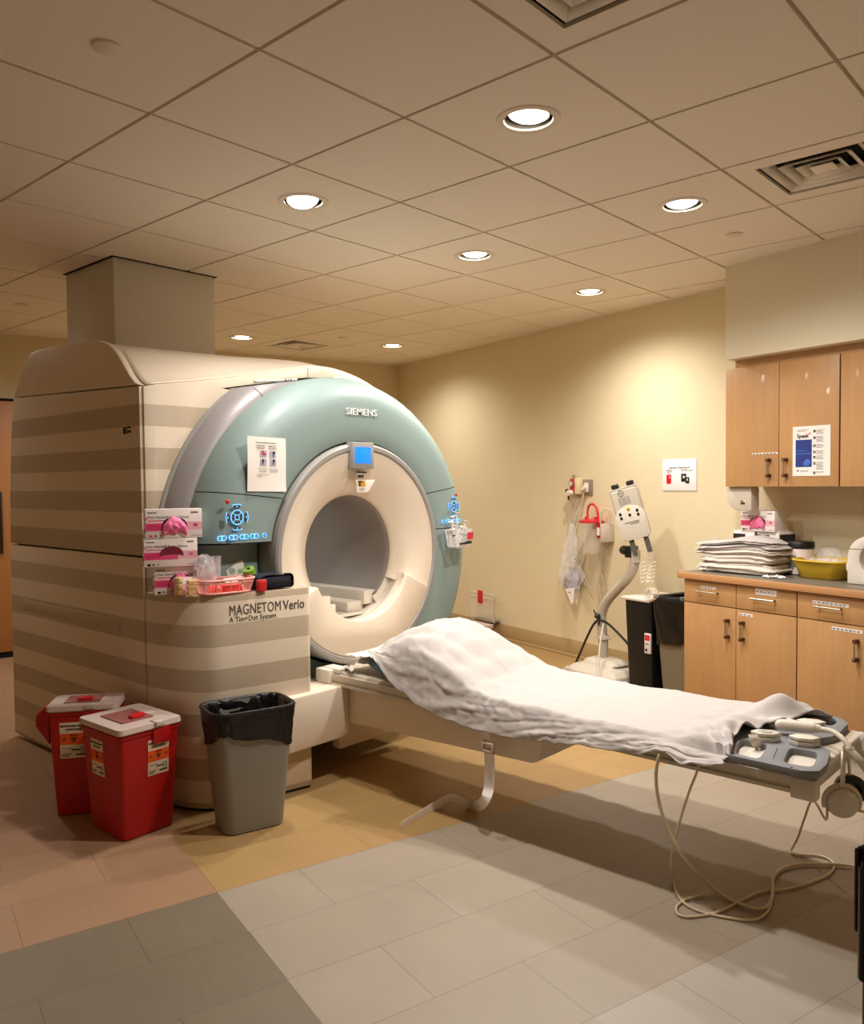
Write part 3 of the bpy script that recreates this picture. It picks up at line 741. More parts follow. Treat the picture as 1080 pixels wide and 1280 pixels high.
# pink basket
PXX = lambda px, Y: aty(px, 735, Y).x
bx, by = PXX(281, 3.085), 3.085; brz = R(-9)
t = thing('plastic_basket', 'small pink slotted plastic basket at the front of the scanner console', 'basket', (bx, by, CZ), brz)
def oval(w, d, z, n=40):
    return [(w / 2 * math.copysign(abs(math.cos(2 * PI * k / n)) ** .55, math.cos(2 * PI * k / n)), d / 2 * math.copysign(abs(math.sin(2 * PI * k / n)) ** .7, math.sin(2 * PI * k / n)), z) for k in range(n)]
m = MB()
lo, hi = oval(.225, .105, .006), oval(.262, .130, .062)
m.tube(hi + [hi[0]], .005, 6, sub=1); m.tube(lo + [lo[0]], .004, 6, sub=1)
m.prism([(p[0], p[1]) for p in oval(.225, .105, 0)], 0.0, .005)
mid = [tuple(a + (b - a) * .78 for a, b in zip(p, q)) for p, q in zip(lo, hi)]
m.tube(mid + [mid[0]], .0035, 6, sub=1)
for k in range(40): m.tube([lo[k], hi[k]], .0022, 5, sub=1)
m.build('cage', BASKET, t)
f = MB()
rr = random.Random(5)
for k in range(26):
    a = rr.uniform(0, 2 * PI); q = rr.uniform(.2, .9)
    x, y = .095 * q * math.cos(a), .036 * q * math.sin(a)
    f.box(-.017, .017, -.004, .004, 0, .032, b=.002, M=Matrix.Translation((x, y, .008)) @ Matrix.Rotation(rr.uniform(0, 3), 4, 'Z') @ Matrix.Rotation(rr.uniform(-.4, .4), 4, 'X'))
o = based(MB()._add(f.bm, Matrix.Translation((bx, by, CZ)) @ Matrix.Rotation(brz, 4, 'Z')), 'swab_packets', SALMON, (bx, by, CZ + .006), 'salmon red small packets heaped inside the pink basket', 'packets', kind='stuff')

# yellow packs, bag, cylinders, tape, wrap, packet, cuff
def blister(label, x, y, rz, w=.048, h=.07):
    t = thing('blister_pack', label, 'wrapped pack', (x, y, CZ), rz, 'yellow packs in clear wrap on the console')
    MB().box(-w / 2, w / 2, -.016, .016, 0, h, b=.011, seg=3).build('wrap', mat('thin wrap', (250, 236, 206), .15, alpha=.16, spec=.6), t)
    m = MB()
    for q in range(3): m.box(-w / 2 + .008, w / 2 - .008, -.010, .010, .006 + q * h * .31, .006 + q * h * .31 + h * .24, b=.003)
    m.build('yellow_pack', AMBER, t)
blister('amber wrapped pack on the console leaning at the lowest glove box', PXX(224, 3.15), 3.15, R(35), .05, .085)
blister('amber wrapped pack on the console between the glove boxes and the pink basket', PXX(239, 3.10), 3.10, R(-8), .05, .075)
t = thing('plastic_bag_of_tubing', 'crumpled clear bag of coiled tubing standing behind the pink basket', 'bag', (PXX(256, 3.15), 3.15, CZ))
def bagf(cx, cy, rx, ry, h, seed, top=.15, amp=.25):
    def fn(u, v):
        a = 2 * PI * u; prof = (math.sin(PI * min(1, .12 + v * (.88 - top * .4))) ** .6) if v < .999 else .12
        k = 1 + amp * noise.noise(Vector((3 * math.cos(a) + seed, 3 * math.sin(a), v * 6)))
        return (cx + rx * prof * k * math.cos(a), cy + ry * prof * k * math.sin(a), h * v + .01 * noise.noise(Vector((5 * math.cos(a), 5 * math.sin(a) + seed, 3))))
    return fn
MB().grid(bagf(0, 0, .055, .04, .17, 2.0), 28, 18).build('film', FILM, t)
m = MB()
for k in range(5): m.tube([(-.05 + .016 * k, -.01 + .006 * k, .10 - .004 * k + .05 * .3), (-.02 + .014 * k, 0, .075), (.012 + .011 * k, .008, .03), (.03 + .007 * k, .0, .004)], .0055, 7)
m.tube([(-.03, .01, .13), (.0, .012, .09), (.03, .01, .02)], .012, 8)
m.build('tubing', mat('lilac tubing', (206, 186, 190), .3, trans=.2), t)
t = thing('carton_tray', 'pale pink folded carton behind the clear bag on the console', 'carton', (PXX(246, 3.19), 3.19, CZ), R(6))
MB().box(-.10, .07, -.03, .03, 0, .075, b=.002).build('body', PINKL, t); MB().box(-.10, .07, -.032, -.030, .05, .075).build('flap', CARTON, t)
for k, (x, y, l) in enumerate([(PXX(262, 3.175), 3.175, 'clear round tube standing behind the clear bag, left of a pair'), (PXX(271, 3.17), 3.17, 'clear round tube with a marked side, right of a pair behind the bag')]):
    t = thing('clear_tube', l, 'tube', (x, y, CZ), 0, 'clear tubes on the console')
    MB().lathe([(0, 0), (.020, 0), (.021, .15), (.0235, .152), (.0235, .158), (.019, .158), (.018, .004), (0, .003)], 24).build('barrel', FILM, t)
    MB().cyl((0, 0, .02), (0, 0, .10), .011, n=14).build('plunger', mat('clear grey', (196, 190, 186), .25, trans=.4), t)
def tape(label, p, tilt, col, r=.026, w=.03, rz=0):
    t = thing('tape_roll', label, 'tape roll', p, rz, 'tape rolls on the console')
    M = Matrix.Rotation(tilt, 4, 'X')
    MB().lathe([(r * .5, -w / 2), (r, -w / 2), (r, w / 2), (r * .5, w / 2), (r * .5, -w / 2)], 32, M=M).build('tape', col, t)
    MB().lathe([(r * .44, -w / 2), (r * .52, -w / 2), (r * .52, w / 2), (r * .44, w / 2), (r * .44, -w / 2)], 32, M=M).build('core', mat('tape core', (120, 112, 104), .6), t)
TAPE = mat('surgical tape', (244, 226, 216), .6)
tape('wide white tape roll lying left of another, behind the pink basket', (PXX(286, 3.13), 3.13, CZ + .029), R(90), TAPE, .029, .062, R(88))
tape('white tape roll showing its hole, beside the green wrap roll', (PXX(299, 3.125), 3.125, CZ + .031), R(78), TAPE, .031, .034, R(-18))
t = thing('green_wrap_roll', 'green cohesive wrap roll leaning between white tape and the dark blue cuff', 'wrap roll', (PXX(312, 3.11), 3.11, CZ + .070), R(-25))
MB().lathe([(.010, -.027), (.027, -.027), (.028, .0), (.027, .027), (.010, .027), (.010, -.027)], 28, M=Matrix.Rotation(R(24), 4, 'X') @ Matrix.Rotation(R(-14), 4, 'Y')).build('wrap', GREEN, t)
MB().lathe([(.008, -.028), (.011, -.028), (.011, .028), (.008, .028), (.008, -.028)], 20, M=Matrix.Rotation(R(24), 4, 'X') @ Matrix.Rotation(R(-14), 4, 'Y')).build('core', MATS['tape core'], t)
t = thing('small_tub', 'small clear tub under the green wrap roll on the console', 'tub', (PXX(314, 3.11), 3.11, CZ), R(-10))
MB().taper(.055, .05, .065, .06, 0, .05, .012, open_top=True, thick=.002).build('wall', FROST, t); MB().box(-.024, .024, -.022, .022, .003, .022, b=.003).build('filling', MATS['lilac tubing'], t)
t = thing('dressing_packet', 'pale green paper packet leaning upright behind the white tape rolls', 'packet', (PXX(300, 3.175), 3.175, CZ), R(-12))
Mp = Matrix.Rotation(R(-14), 4, 'X') @ Matrix.Rotation(R(-8), 4, 'Y')
MB().box(-.045, .045, -.0015, .0015, 0, .125, b=.0007, M=Mp).build('pouch', mat('packet paper', (214, 212, 196), .6), t)
MB().cyl((-.018, -.0022, .085), (-.018, -.0014, .085), .015, n=16, M=Mp).cyl((.02, -.0022, .075), (.02, -.0014, .075), .012, n=16, M=Mp).box(-.035, .035, -.002, -.0014, .035, .05, M=Mp).build('print', mat('sage print', (150, 160, 140), .6), t)
t = thing('pressure_cuff', 'folded dark blue fabric cuff at the right end of the scanner console', 'cuff', (PXX(341, 3.035), 3.035, CZ), R(-8))
def cuff(u, v):
    a = 2 * PI * u
    return (.088 * math.copysign(abs(math.cos(a)) ** .35, math.cos(a)), .038 * (v * 2 - 1), .034 + .031 * math.copysign(abs(math.sin(a)) ** .5, math.sin(a)) + .004 * math.sin(a * 2 + v * 3) + .006 * (1 - abs(math.cos(a))))
m = MB().grid(cuff, 40, 8); m.box(-.080, .080, -.036, .036, .008, .058, b=.01); m.build('body', NAVY, t)
MB().box(-.086, .086, -.039, -.037, .026, .031).build('seam', BLACK, t)
t = thing('red_box', 'tiny bright red box on the console in front of the dark blue cuff', 'box', (PXX(327, 3.005), 3.005, CZ), R(-8))
MB().box(-.020, .020, -.012, .012, 0, .050, b=.002).build('body', REDB, t); MB().box(-.0202, .0202, -.0122, .0122, .040, .051, b=.001).build('lid', mat('pinkish red', (226, 74, 78), .4), t)

# ------------------------------------------------------------------ syringe bin on the right edge of the teal ring
sb = thing('syringe_bin', 'clear plastic bin of syringes hung on the right edge of the teal ring', 'bin', (3.635, 3.045, 1.045), R(8))
m = MB().taper(.135, .085, .165, .10, 0, .105, .015, open_top=True, thick=.002); m.build('wall', FILM, sb)
MB().box(.02, .078, -.053, -.049, .045, .085).build('red_label', INKR, sb)
MB().box(-.07, .0, -.052, -.049, .02, .03).box(.0, .06, -.052, -.049, .02, .035).build('print', INKK, sb)
MB().box(-.05, .05, .045, .058, .075, .095, b=.003).build('hook', CLEAR, sb)
rr = random.Random(11)
SYL = ['clear capped syringe leaning out at the left of the syringe bin', 'clear syringe standing upright in the middle of the bin', 'clear syringe tipped to the right in the bin',
       'tallest clear syringe at the back of the bin', 'clear syringe at the front right corner of the bin', 'short clear syringe at the front left of the bin']
for k in range(6):
    lx, ly = (-.055 + .021 * k, (-.02, .015, -.01, .02, -.02, .0)[k])
    p = MW[sb.name] @ Vector((lx, ly, .006))
    t = thing('syringe', SYL[k], 'syringe', p, 0, 'syringes in the bin on the teal ring')
    M = Matrix.Rotation(rr.uniform(-.22, .22), 4, 'X') @ Matrix.Rotation((-.3, -.05, .25, .05, .18, -.15)[k], 4, 'Y')
    h = (.15, .17, .15, .19, .13, .11)[k]
    MB().lathe([(.003, 0), (.004, .012), (.010, .02), (.0105, h * .7), (.017, h * .7), (.017, h * .7 + .003), (.0085, h * .7 + .003), (.0085, .02)], 16, M=M).build('barrel', mat('syringe barrel', (240, 236, 232), .25, alpha=.7), t)
    MB().cyl((0, 0, .03), (0, 0, h), .005, n=10, M=M).cyl((0, 0, h), (0, 0, h + .004), .0145, n=16, M=M).build('plunger', WHITE, t)
    if k % 2 == 0: MB().cyl((0, 0, h * .45), (0, 0, h * .5), .0106, n=14, M=M).build('band', BLACK, t)

# ------------------------------------------------------------------ bins on the floor by the scanner
def sharps(label, c, rz, w, dp, h, tape_, lab_side, handle=False):
    t = thing('sharps_bin', label, 'sharps container', (c[0], c[1], 0), rz, 'red sharps bins on the floor')
    body = MB().taper(w, dp, w * tape_, dp * tape_, 0, h, .018, seg=3).build('body', RED, t)
    W1, D1 = w * tape_, dp * tape_
    MB().taper(W1 * 1.012, D1 * 1.012, W1 * 1.02, D1 * 1.02, h - .045, h - .028, .02).build('rim', RED, t)
    # recess ribs on the two visible faces
    r_ = MB()
    r_.box(W1 * .02, W1 * .30, -D1 / 2 - .010, -D1 / 2 + .012, h - .085, h - .02, b=.004)
    r_.build('latch', RED, t)
    lid = MB().taper(W1 * 1.06, D1 * 1.06, W1 * 1.04, D1 * 1.04, h - .022, h + .004, .022).build('lid', FROST, t)
    MB().box(-W1 * .30, W1 * .22, -D1 * .26, D1 * .30, h + .003, h + .010, b=.003).build('flap', mat('flap plum', (150, 92, 88), .35), lid)
    MB().box(-.03, .03, -D1 * .18 - .012, -D1 * .18 + .02, h + .009, h + .026, b=.004).build('tab', REDB, lid)
    MB().box(W1 * .05, W1 * .2, -D1 * .56, -D1 * .40, h - .012, h + .009, b=.003).build('clasp', FROST, lid)
    def label_part(face, cx, cz, lw, lh):
        # tilt follows the tapered wall
        slope = math.atan2((tape_ - 1) * (dp if face == 'front' else w) / 2, h)
        if face == 'front':
            M = Matrix.Translation((cx, -dp / 2 - (tape_ - 1) * dp / 2 * cz / h - .0012, cz)) @ Matrix.Rotation(slope, 4, 'X')
        else:
            M = Matrix.Translation((-w / 2 - (tape_ - 1) * w / 2 * cz / h - .0012, cx, cz)) @ Matrix.Rotation(R(-90), 4, 'Z') @ Matrix.Rotation(slope, 4, 'X')
        m = MB()
        q = lambda x0, x1, z0, z1, mi, d: m.box(x0 * lw, x1 * lw, -d, .0005, z0 * lh, z1 * lh, mi=mi, M=M)
        m.box(-lw / 2, lw / 2, -.0010, .001, -lh / 2, lh / 2, b=.0004, mi=0, M=M)
        q(-.5, .5, -.12, .20, 1, .0014)
        for (s_, z_, sz) in (('BIOHAZARD SHARPS', .385, .092), ('CONTAINER', .285, .092), ('BIOHAZARD', .135, .045)):
            m.mesh(text_mesh(s_, lw * sz * 1.1, 'CENTER', .0002, bold=.0004), M=M @ Matrix.Translation((0, -.0018, z_ * lh)) @ FRONT, mi=2)
        for k in range(3):                                    # trefoil
            a = R(90 + 120 * k); cx_, cz_ = .062 * lw * math.cos(a), .035 * lh + .062 * lw * math.sin(a)
            pts = [(cx_ + .075 * lw * math.cos(a + R(35 + d_)), cz_ + .075 * lw * math.sin(a + R(35 + d_))) for d_ in range(0, 300, 20)]
            m.tube([(x, -.0018, z) for x, z in pts], .010 * lw, 5, mi=2, sub=1, M=M)
        m.tube([(.055 * lw * math.cos(R(d_)), -.0018, .035 * lh + .055 * lw * math.sin(R(d_))) for d_ in range(0, 361, 30)], .007 * lw, 5, mi=2, sub=1, M=M)
        for s_ in (-1, 1): m.cyl((s_ * .36 * lw, -.0016, .04 * lh), (s_ * .36 * lw, .0, .04 * lh), .075 * lw, n=16, mi=3, M=M)
        q(-.44, -.05, -.22, -.205, 2, .0014); q(-.1, .2, -.29, -.25, 2, .0014); q(.22, .42, -.36, -.20, 2, .0014); q(.25, .39, -.345, -.215, 0, .0018); q(.29, .31, -.33, -.23, 2, .0022); q(.33, .35, -.33, -.23, 2, .0022)
        q(-.44, -.10, -.385, -.37, 2, .0014); q(-.44, -.16, -.42, -.405, 2, .0014); q(.05, .44, -.43, -.385, 2, .0014); q(-.44, -.2, -.455, -.44, 2, .0014)
        m.build('warning_label', [LABEL, ORANGE, INKK, mat('rust print', (180, 60, 24), .6)], t)
    for a in lab_side: label_part(*a)
    if handle:
        MB().prism([(-W1 / 2 - .055, h - .055), (-W1 / 2 - .05, h - .03), (-W1 / 2 - .01, h + .0), (-W1 / 2 + .0, h - .02), (-W1 / 2 + .0, h - .17), (-W1 / 2 - .055, h - .085)], -.07, .07, b=.006, M=Matrix(((1, 0, 0, 0), (0, 0, 1, 0), (0, 1, 0, 0), (0, 0, 0, 1)))).build('carry_handle', RED, t)
    return t
sharps('front red sharps bin with frosted lid, two warning labels in view', (1.69, 3.205), R(2), .225, .262, .455, 1.20,
       [('front', .035, .315, .094, .148), ('side', .03, .315, .094, .148)])
sharps('rear red sharps bin with a carry handle, standing half behind the front one', (1.666, 3.535), R(-38), .235, .165, .475, 1.20,
       [('front', -.035, .33, .115, .155)], handle=True)
t = thing('waste_bin', 'grey plastic waste bin with a black liner in front of the scanner console', 'waste bin', (2.02, 2.845, 0), R(-16))
MB().taper(.255, .175, .338, .232, 0, .50, .045, seg=5, open_top=True, thick=.004).build('body', GREYB, t)
def linf(u, v):
    # rim rectangle with rounded corners; the liner rolls from inside over the rim and hangs outside
    a = 2 * PI * u; ca, sa = math.cos(a), math.sin(a)
    ex = lambda c: math.copysign(abs(c) ** .42, c)
    if v < .5: k = v / .5; z = .44 - .34 * (1 - k) + .065 * k; off = -.006 - .022 * (1 - k)
    elif v < .6: k = (v - .5) / .1; z = .505 + .004 * math.sin(PI * k); off = -.004 + .012 * k
    else:
        k = (v - .6) / .4; hang = .130 + .040 * math.sin(2 * a + 2.9) + .01 * noise.noise(Vector((ca * 3, sa * 3, 1)))
        z = .505 - hang * k; off = .008 - .002 * k
    f = .755 + (1.0 - .755) * z / .5
    w_, d_ = .338 / 2 * f + off, .232 / 2 * f + off
    n_ = noise.noise(Vector((ca * 6, sa * 6, z * 14))) * (.011 if v < .5 else .005) + .0035 * (1 - abs(noise.noise(Vector((ca * 9 + z * 8, sa * 9, z * 26))))) ** 4
    return ((w_ + n_) * ex(ca), (d_ + n_) * ex(sa), z + .002 * noise.noise(Vector((ca * 8, sa * 8, 5))))
MB().grid(linf, 200, 54).build('liner', LINER, t, smooth=60)
rim = [(.338 / 2 * 1.045 * math.copysign(abs(math.cos(2 * PI * k / 60)) ** .40, math.cos(2 * PI * k / 60)), .232 / 2 * 1.06 * math.copysign(abs(math.sin(2 * PI * k / 60)) ** .40, math.sin(2 * PI * k / 60)), .503) for k in range(60)]
MB().tube(rim + [rim[0]], .0075, 8, sub=1).build('rolled_rim', LINER, t)

# ------------------------------------------------------------------ patient table
BX0, BX1, BYE, BYB = 2.62, 3.24, .80, 3.06          # sides, foot end, bore end
pt = thing('patient_table', 'long white patient table on a cantilever beam in front of the scanner', 'patient table', (2.93, 1.9, 0))
def Tb(mb, nm, m_, **k): return mb.build(nm, m_, pt, world=True, **k)
Tb(MB().box(BX0 + .025, BX1 - .025, BYE, BYB, .486, .508, b=.008, seg=3), 'table_top', IVORY)
for nm, x in (('side_rail', BX0), ('side_rail', BX1 - .04)):
    rl = MB().prism([(0, .446), (.040, .446), (.040, .488), (.03, .498), (.0, .498), (.0, .474), (.008, .470), (.008, .462), (0, .458)], BYE + .02, BYB - .06, M=Matrix(((1, 0, 0, x), (0, 0, 1, 0), (0, 1, 0, 0), (0, 0, 0, 1))))
    r_ = Tb(rl, nm, IVORY)
    MB().box(x - .004, x + .046, BYE - .015, BYE + .06, .432, .500, b=.006).build('end_bracket', IVORY, r_, world=True)
Tb(MB().box(BX0 + .04, BX1 - .04, BYE + .01, BYE + .03, .440, .490, b=.004), 'end_panel', IVORY)
bm_ = MB().prism([(1.80, .452), (1.835, .315), (1.87, .300), (2.92, .262), (3.10, .262), (3.10, .452)], 0, .50, b=.008, M=YZX(2.668))
Tb(bm_, 'support_beam', WHITE2)
Tb(MB().box(2.30, 2.668, 2.93, 3.16, .20, .452, b=.012), 'docking_box', WHITE2)
Tb(MB().box(2.60, 2.652, 3.0, 3.10, .452, .520, b=.008).box(2.63, 2.70, 2.96, 3.08, .50, .526, b=.008), 'hinge_block', WHITE)
Tb(MB().box(2.70, 3.16, 3.04, 3.10, .10, .50, b=.01), 'lift_column', WHITE2)
# headrest pillow with its crinkled paper cover
pw = thing('head_pillow', 'blue vinyl pillow under the raised end of the sheet, with a crinkled white cover', 'pillow', (2.93, 2.6, .508))
def pillow(u, v):
    a = 2 * PI * u; cx = math.copysign(abs(math.cos(a)) ** .6, math.cos(a)); cy = math.copysign(abs(math.sin(a)) ** .7, math.sin(a))
    b_ = PI * (v - .5); rr_ = math.cos(b_) ** .45 if math.cos(b_) > 0 else 0
    return (2.925 + .272 * cx * rr_, 2.565 + .335 * cy * rr_, .510 + .050 * (1 + math.sin(b_)) + .006 * math.sin(40 * a) * .0)
MB().grid(pillow, 44, 12).build('cushion', BLUEF, pw, world=True)
def hump(x, y):
    """height of the covered head end above the table top"""
    pts = [(1.90, .012), (2.05, .022), (2.15, .05), (2.25, .112), (2.35, .185), (2.44, .235), (2.52, .250), (2.60, .232), (2.68, .195), (2.78, .145), (2.88, .098), (2.96, .06)]
    if y <= pts[0][0]: h = .012
    elif y >= pts[-1][0]: h = .05
    else:
        for (a, ha), (b_, hb) in zip(pts, pts[1:]):
            if a <= y <= b_: k = (y - a) / (b_ - a); k = k * k * (3 - 2 * k) * .4 + k * .6; h = ha + (hb - ha) * k; break
    cross = [(2.60, .55), (2.68, .80), (2.78, .96), (2.90, 1.0), (3.02, .98), (3.12, .83), (3.22, .55), (3.30, .3)]
    c = cross[-1][1]
    if x <= cross[0][0]: c = cross[0][1]
    else:
        for (a, ca), (b_, cb) in zip(cross, cross[1:]):
            if a <= x <= b_: c = ca + (cb - ca) * (x - a) / (b_ - a); break
    return .012 + (h - .012) * c
def lerp(tab, x):
    if x <= tab[0][0]: return tab[0][1]
    for (a, va), (b_, vb) in zip(tab, tab[1:]):
        if a <= x <= b_: return va + (vb - va) * (x - a) / (b_ - a)
    return tab[-1][1]
def cover(u, v):
    y = 2.66 + .30 * v; x = 2.665 + .535 * u
    hh = hump(x, y) - .012
    e = min(1, u / .18); z = .512 + hh * (.35 + .65 * e) + .02 * (1 - e) + .010 * (1 - v)
    z = max(z, .604 - .02 * v)
    n_ = .006 * noise.noise(Vector((x * 14, y * 60, 1))) + .004 * noise.noise(Vector((x * 60, y * 40, 4)))
    return (x - .01 * noise.noise(Vector((y * 30, 2, 9))) * (1 - e), y, z + n_ + .006)
MB().grid(cover, 40, 34).build('paper_cover', mat('crinkled paper', (232, 222, 208), .8, bump=.5, bscale=70), pw, world=True, solid=.002, smooth=70)
# white towel corner at the bore end
def tri(u, v): return (2.62 + .20 * u * (1 - .6 * v) + .05 * v, 2.86 + .10 * v + .03 * u, .530 + .05 * math.sin(PI * u) * (1 - v) + .012 * noise.noise(Vector((u * 5, v * 5, 2))))
based(MB().grid(tri, 16, 12), 'paper_towel', PAPER, (2.70, 2.9, .515), 'crumpled white paper corner poking out at the bore end of the pillow', 'paper', solid=.002, smooth=70)

# the sheet
NEAR = [(.98, .512), (1.06, .508), (1.10, .495), (1.18, .478), (1.25, .500), (1.30, .492), (1.37, .468), (1.5, .458), (1.7, .438), (1.93, .412), (2.13, .415), (2.28, .428), (2.38, .452), (2.46, .482), (2.54, .525), (2.62, .60), (2.70, .66)]
def sheet(u, v):
    xk = 2.6 + .62 * max(0, min(1, (u - .22) / .64))
    Y0 = 1.045 + .028 * math.sin(PI * min(1, max(0, (xk - 2.6) / .36))) - .13 * max(0, (xk - 2.92) / .3)
    Y = Y0 + (2.70 - Y0) * v
    zn = lerp(NEAR, Y)
    X0, X1 = BX0 - .012 - .034 * max(0, min(1, (1.30 - Y) / .15)), BX1 + .012
    if u < .22:                                              # near drop
        k = u / .22
        ztop = .515 + hump(X0 + .03, Y)
        z = zn + (ztop - zn) * k
        # over the pillow the drop slants in towards the top; elsewhere it hangs
        sl = max(0, min(1, (Y - 2.1) / .35))
        x = X0 - .022 * (1 - k) * (1 - sl) - .035 * sl * (1 - k) + .03 * k ** 2
        x += .007 * noise.noise(Vector((Y * 9 + k * 4, k * 1.5, 1))) * (1 - k) + .006 * (1 - abs(noise.noise(Vector((Y * 6 + k * 3, k * 2, 41))))) ** 5 * math.sin(PI * k)
        n_ = .006 * noise.noise(Vector((Y * 8, k * 2.2, 3))) * (1 - k * .6) + .005 * noise.noise(Vector((Y * 34, z * 30, 8)))
        fold = .006 * math.sin(PI * k) * noise.noise(Vector((Y * 7, k * 5, 11)))
        return (x - n_ - abs(fold) * .7, Y + .02 * noise.noise(Vector((Y * 4, k * 3, 6))), z + .004 * noise.noise(Vector((Y * 25, k * 5, 2))) + (.010 * noise.noise(Vector((Y * 18, 0, 5))) if k < .25 else 0))
    if u > .86:
        k = (u - .86) / .14
        z0 = .515 + hump(X1 - .02, Y)
        zf = .44 + .02 * math.sin(Y * 9)
        return (X1 - .02 + .035 * k + .008 * math.sin(Y * 40) * k, Y, z0 + (zf - z0) * k)
    k = (u - .22) / .64
    x = X0 + .03 + (X1 - .02 - X0 - .03) * k
    z = .515 + hump(x, Y)
    # tension folds running down from the pillow, long creases, fine crinkles
    w_ = max(0, min(1, (Y - 1.9) / .5))
    d1 = (x - 2.62) * 1.0 + (Y - 2.0) * .55
    z += .006 * w_ * math.sin(d1 * 42 + 3 * noise.noise(Vector((x * 3, Y * 3, 0)))) * (1 - .4 * k)
    z += .006 * noise.noise(Vector((x * 8, Y * 5, 2))) + .0022 * noise.noise(Vector((x * 34, Y * 24, 3)))
    rg = lambda a, b_, c_: (1 - abs(noise.noise(Vector((a, b_, c_))))) ** 6
    z += .0055 * rg(x * 4 + Y * 1.5, Y * 2.2 - x * 2, 14) + .004 * rg(x * 9 - Y * 4, Y * 5, 31)
    z += .004 * math.exp(-((x - 2.93) / .012) ** 2) + .003 * math.exp(-((Y - 1.72 - .1 * (x - 2.9)) / .010) ** 2) + .003 * math.exp(-((Y - 2.02 + .2 * (x - 2.9)) / .014) ** 2)
    # rumpled foot end, heaped at the far side
    fe = max(0, 1 - (Y - 1.05) / .28)
    z += fe * (.016 + .010 * math.sin((x * 1.1 + Y * .7) * 46) + .01 * noise.noise(Vector((x * 13, Y * 16, 4))))
    z += .075 * math.exp(-((x - 3.12) / .085) ** 2) * math.exp(-((Y - 1.07) / .075) ** 2)
    z += .03 * math.exp(-((x - 2.86) / .10) ** 2) * math.exp(-((Y - 1.13) / .06) ** 2)
    dx_, dy_ = x - 2.58, Y - 1.02; ds_ = math.hypot(dx_, dy_); an = math.atan2(dy_, dx_)
    z += .022 * abs(math.sin(an * 9 + 2.5 * noise.noise(Vector((x * 5, Y * 5, 21))))) ** 1.5 * math.exp(-((ds_ - .14) / .13) ** 2)
    yy = Y + (.02 * noise.noise(Vector((x * 6, 0, 7))) ) * fe
    return (x, yy, z + .004)
sh = based(MB().grid(sheet, 110, 230), 'bed_sheet', LINEN, (2.93, 1.9, .515), 'rumpled white cotton sheet draped over the patient table and its pillow', 'sheet', solid=.0035, smooth=80)
# strap with a buckle hanging from the near rail
t = thing('table_strap', 'white webbing strap with a clear buckle hanging from the table onto the floor', 'strap', (2.60, 2.05, 0))
p1, p2 = atx(606, 915, 2.598), atx(611, 934, 2.596)
MB().tube([p1 + Vector((0, 0, .03)), p1, p2], 0, flat=(.042, .0025), up=(1, 0, 0)).build('upper_webbing', PAPER, t, world=True)
sA = [p2, atx(612, 960, 2.594), atx(612, 985, 2.59), atx(606, 1003, 2.57), Vector((2.545, 2.13, .012)), Vector((2.50, 2.20, .03)), Vector((2.45, 2.265, .045)), Vector((2.40, 2.30, .012))]
e0 = atz(575, 1000, .03); e1 = atz(560, 998, .03); e2 = atz(545, 1010, .006); e3 = atz(501, 1035, .004)
sA = [p2, atx(612, 960, 2.594), atx(611, 985, 2.59), atx(605, 1002, 2.57), atz(594, 1008, .020), atz(580, 1004, .03), atz(564, 998, .045), atz(546, 1007, .018), atz(525, 1020, .004), e3]
MB().tube(sA, 0, flat=(.045, .0022), up=(1, .2, 0), sub=8).build('tail_webbing', PAPER, t, world=True)
b_ = p2 + Vector((-.004, 0, 0))
MB().box(b_.x - .010, b_.x + .006, b_.y - .030, b_.y + .030, b_.z - .022, b_.z - .008, b=.004).box(b_.x - .010, b_.x + .006, b_.y - .030, b_.y + .030, b_.z + .010, b_.z + .022, b=.004)\
    .box(b_.x - .010, b_.x + .006, b_.y - .030, b_.y - .020, b_.z - .02, b_.z + .02, b=.003).box(b_.x - .010, b_.x + .006, b_.y + .020, b_.y + .030, b_.z - .02, b_.z + .02, b=.003).build('buckle', FROST, t, world=True)

# spine coil at the foot end
ct = .533
cpoly = [(2.590, .815), (2.622, .776), (2.705, .778), (2.845, .808), (2.875, .845), (2.90, .868), (2.965, .872), (3.005, .850), (3.05, .842), (3.205, .850), (3.268, .895), (3.262, 1.12), (3.20, 1.20), (2.72, 1.20), (2.625, 1.085), (2.592, 1.045)]
def hole(pts): return [tuple(atz(x, y, ct)[:2]) for x, y in pts]
def softloop(pts, r=.25):
    out = []; n = len(pts)
    for i in range(n):
        p, a, b_ = Vector(pts[i]), Vector(pts[i - 1]), Vector(pts[(i + 1) % n])
        for k in range(4):
            t_ = k / 3; q = p + (a - p) * r * (1 - t_) ** 2 + (b_ - p) * r * t_ ** 2
            out.append((q.x, q.y))
    return out
hs = [softloop(hole(q)) for q in ([(918, 941.5), (925, 923.5), (961, 930), (949, 949)], [(978, 953), (987, 934), (1024, 940.5), (1016, 959.5)], [(1013, 896.5), (1043, 897.5), (1047, 903), (1040, 907), (1020, 905)])]
sc_ = thing('spine_coil', 'dark grey coil board with oval cutouts lying at the foot end of the table', 'MRI coil', (2.93, .98, .508))
MB().prism(softloop(cpoly, .12), .509, ct, b=.004, holes=hs).build('board', COILG, sc_, world=True)
mi_ = MB()
p = [atz(x, y, ct) for x, y in ((972, 935), (966.5, 948.5))]
mi_.box(-.001, .001, 0, (p[1] - p[0]).length, ct, ct + .0006, M=Matrix.Translation((p[0].x, p[0].y, 0)) @ Matrix.Rotation(math.atan2(p[1].y - p[0].y, p[1].x - p[0].x) - PI / 2, 4, 'Z'))
for q in ((938.5, 951.5), (989.5, 959.5)): a = atz(*q, ct); mi_.cyl((a.x, a.y, ct), (a.x, a.y, ct + .001), .004, n=10)
mi_.build('slot_marks', BLACK, sc_, world=True)
tbv = MB().box(2.66, 2.86, .80, 1.12, .5085, .5115, b=.001)
tbv.build('base_plate', WHITE, sc_, world=True)
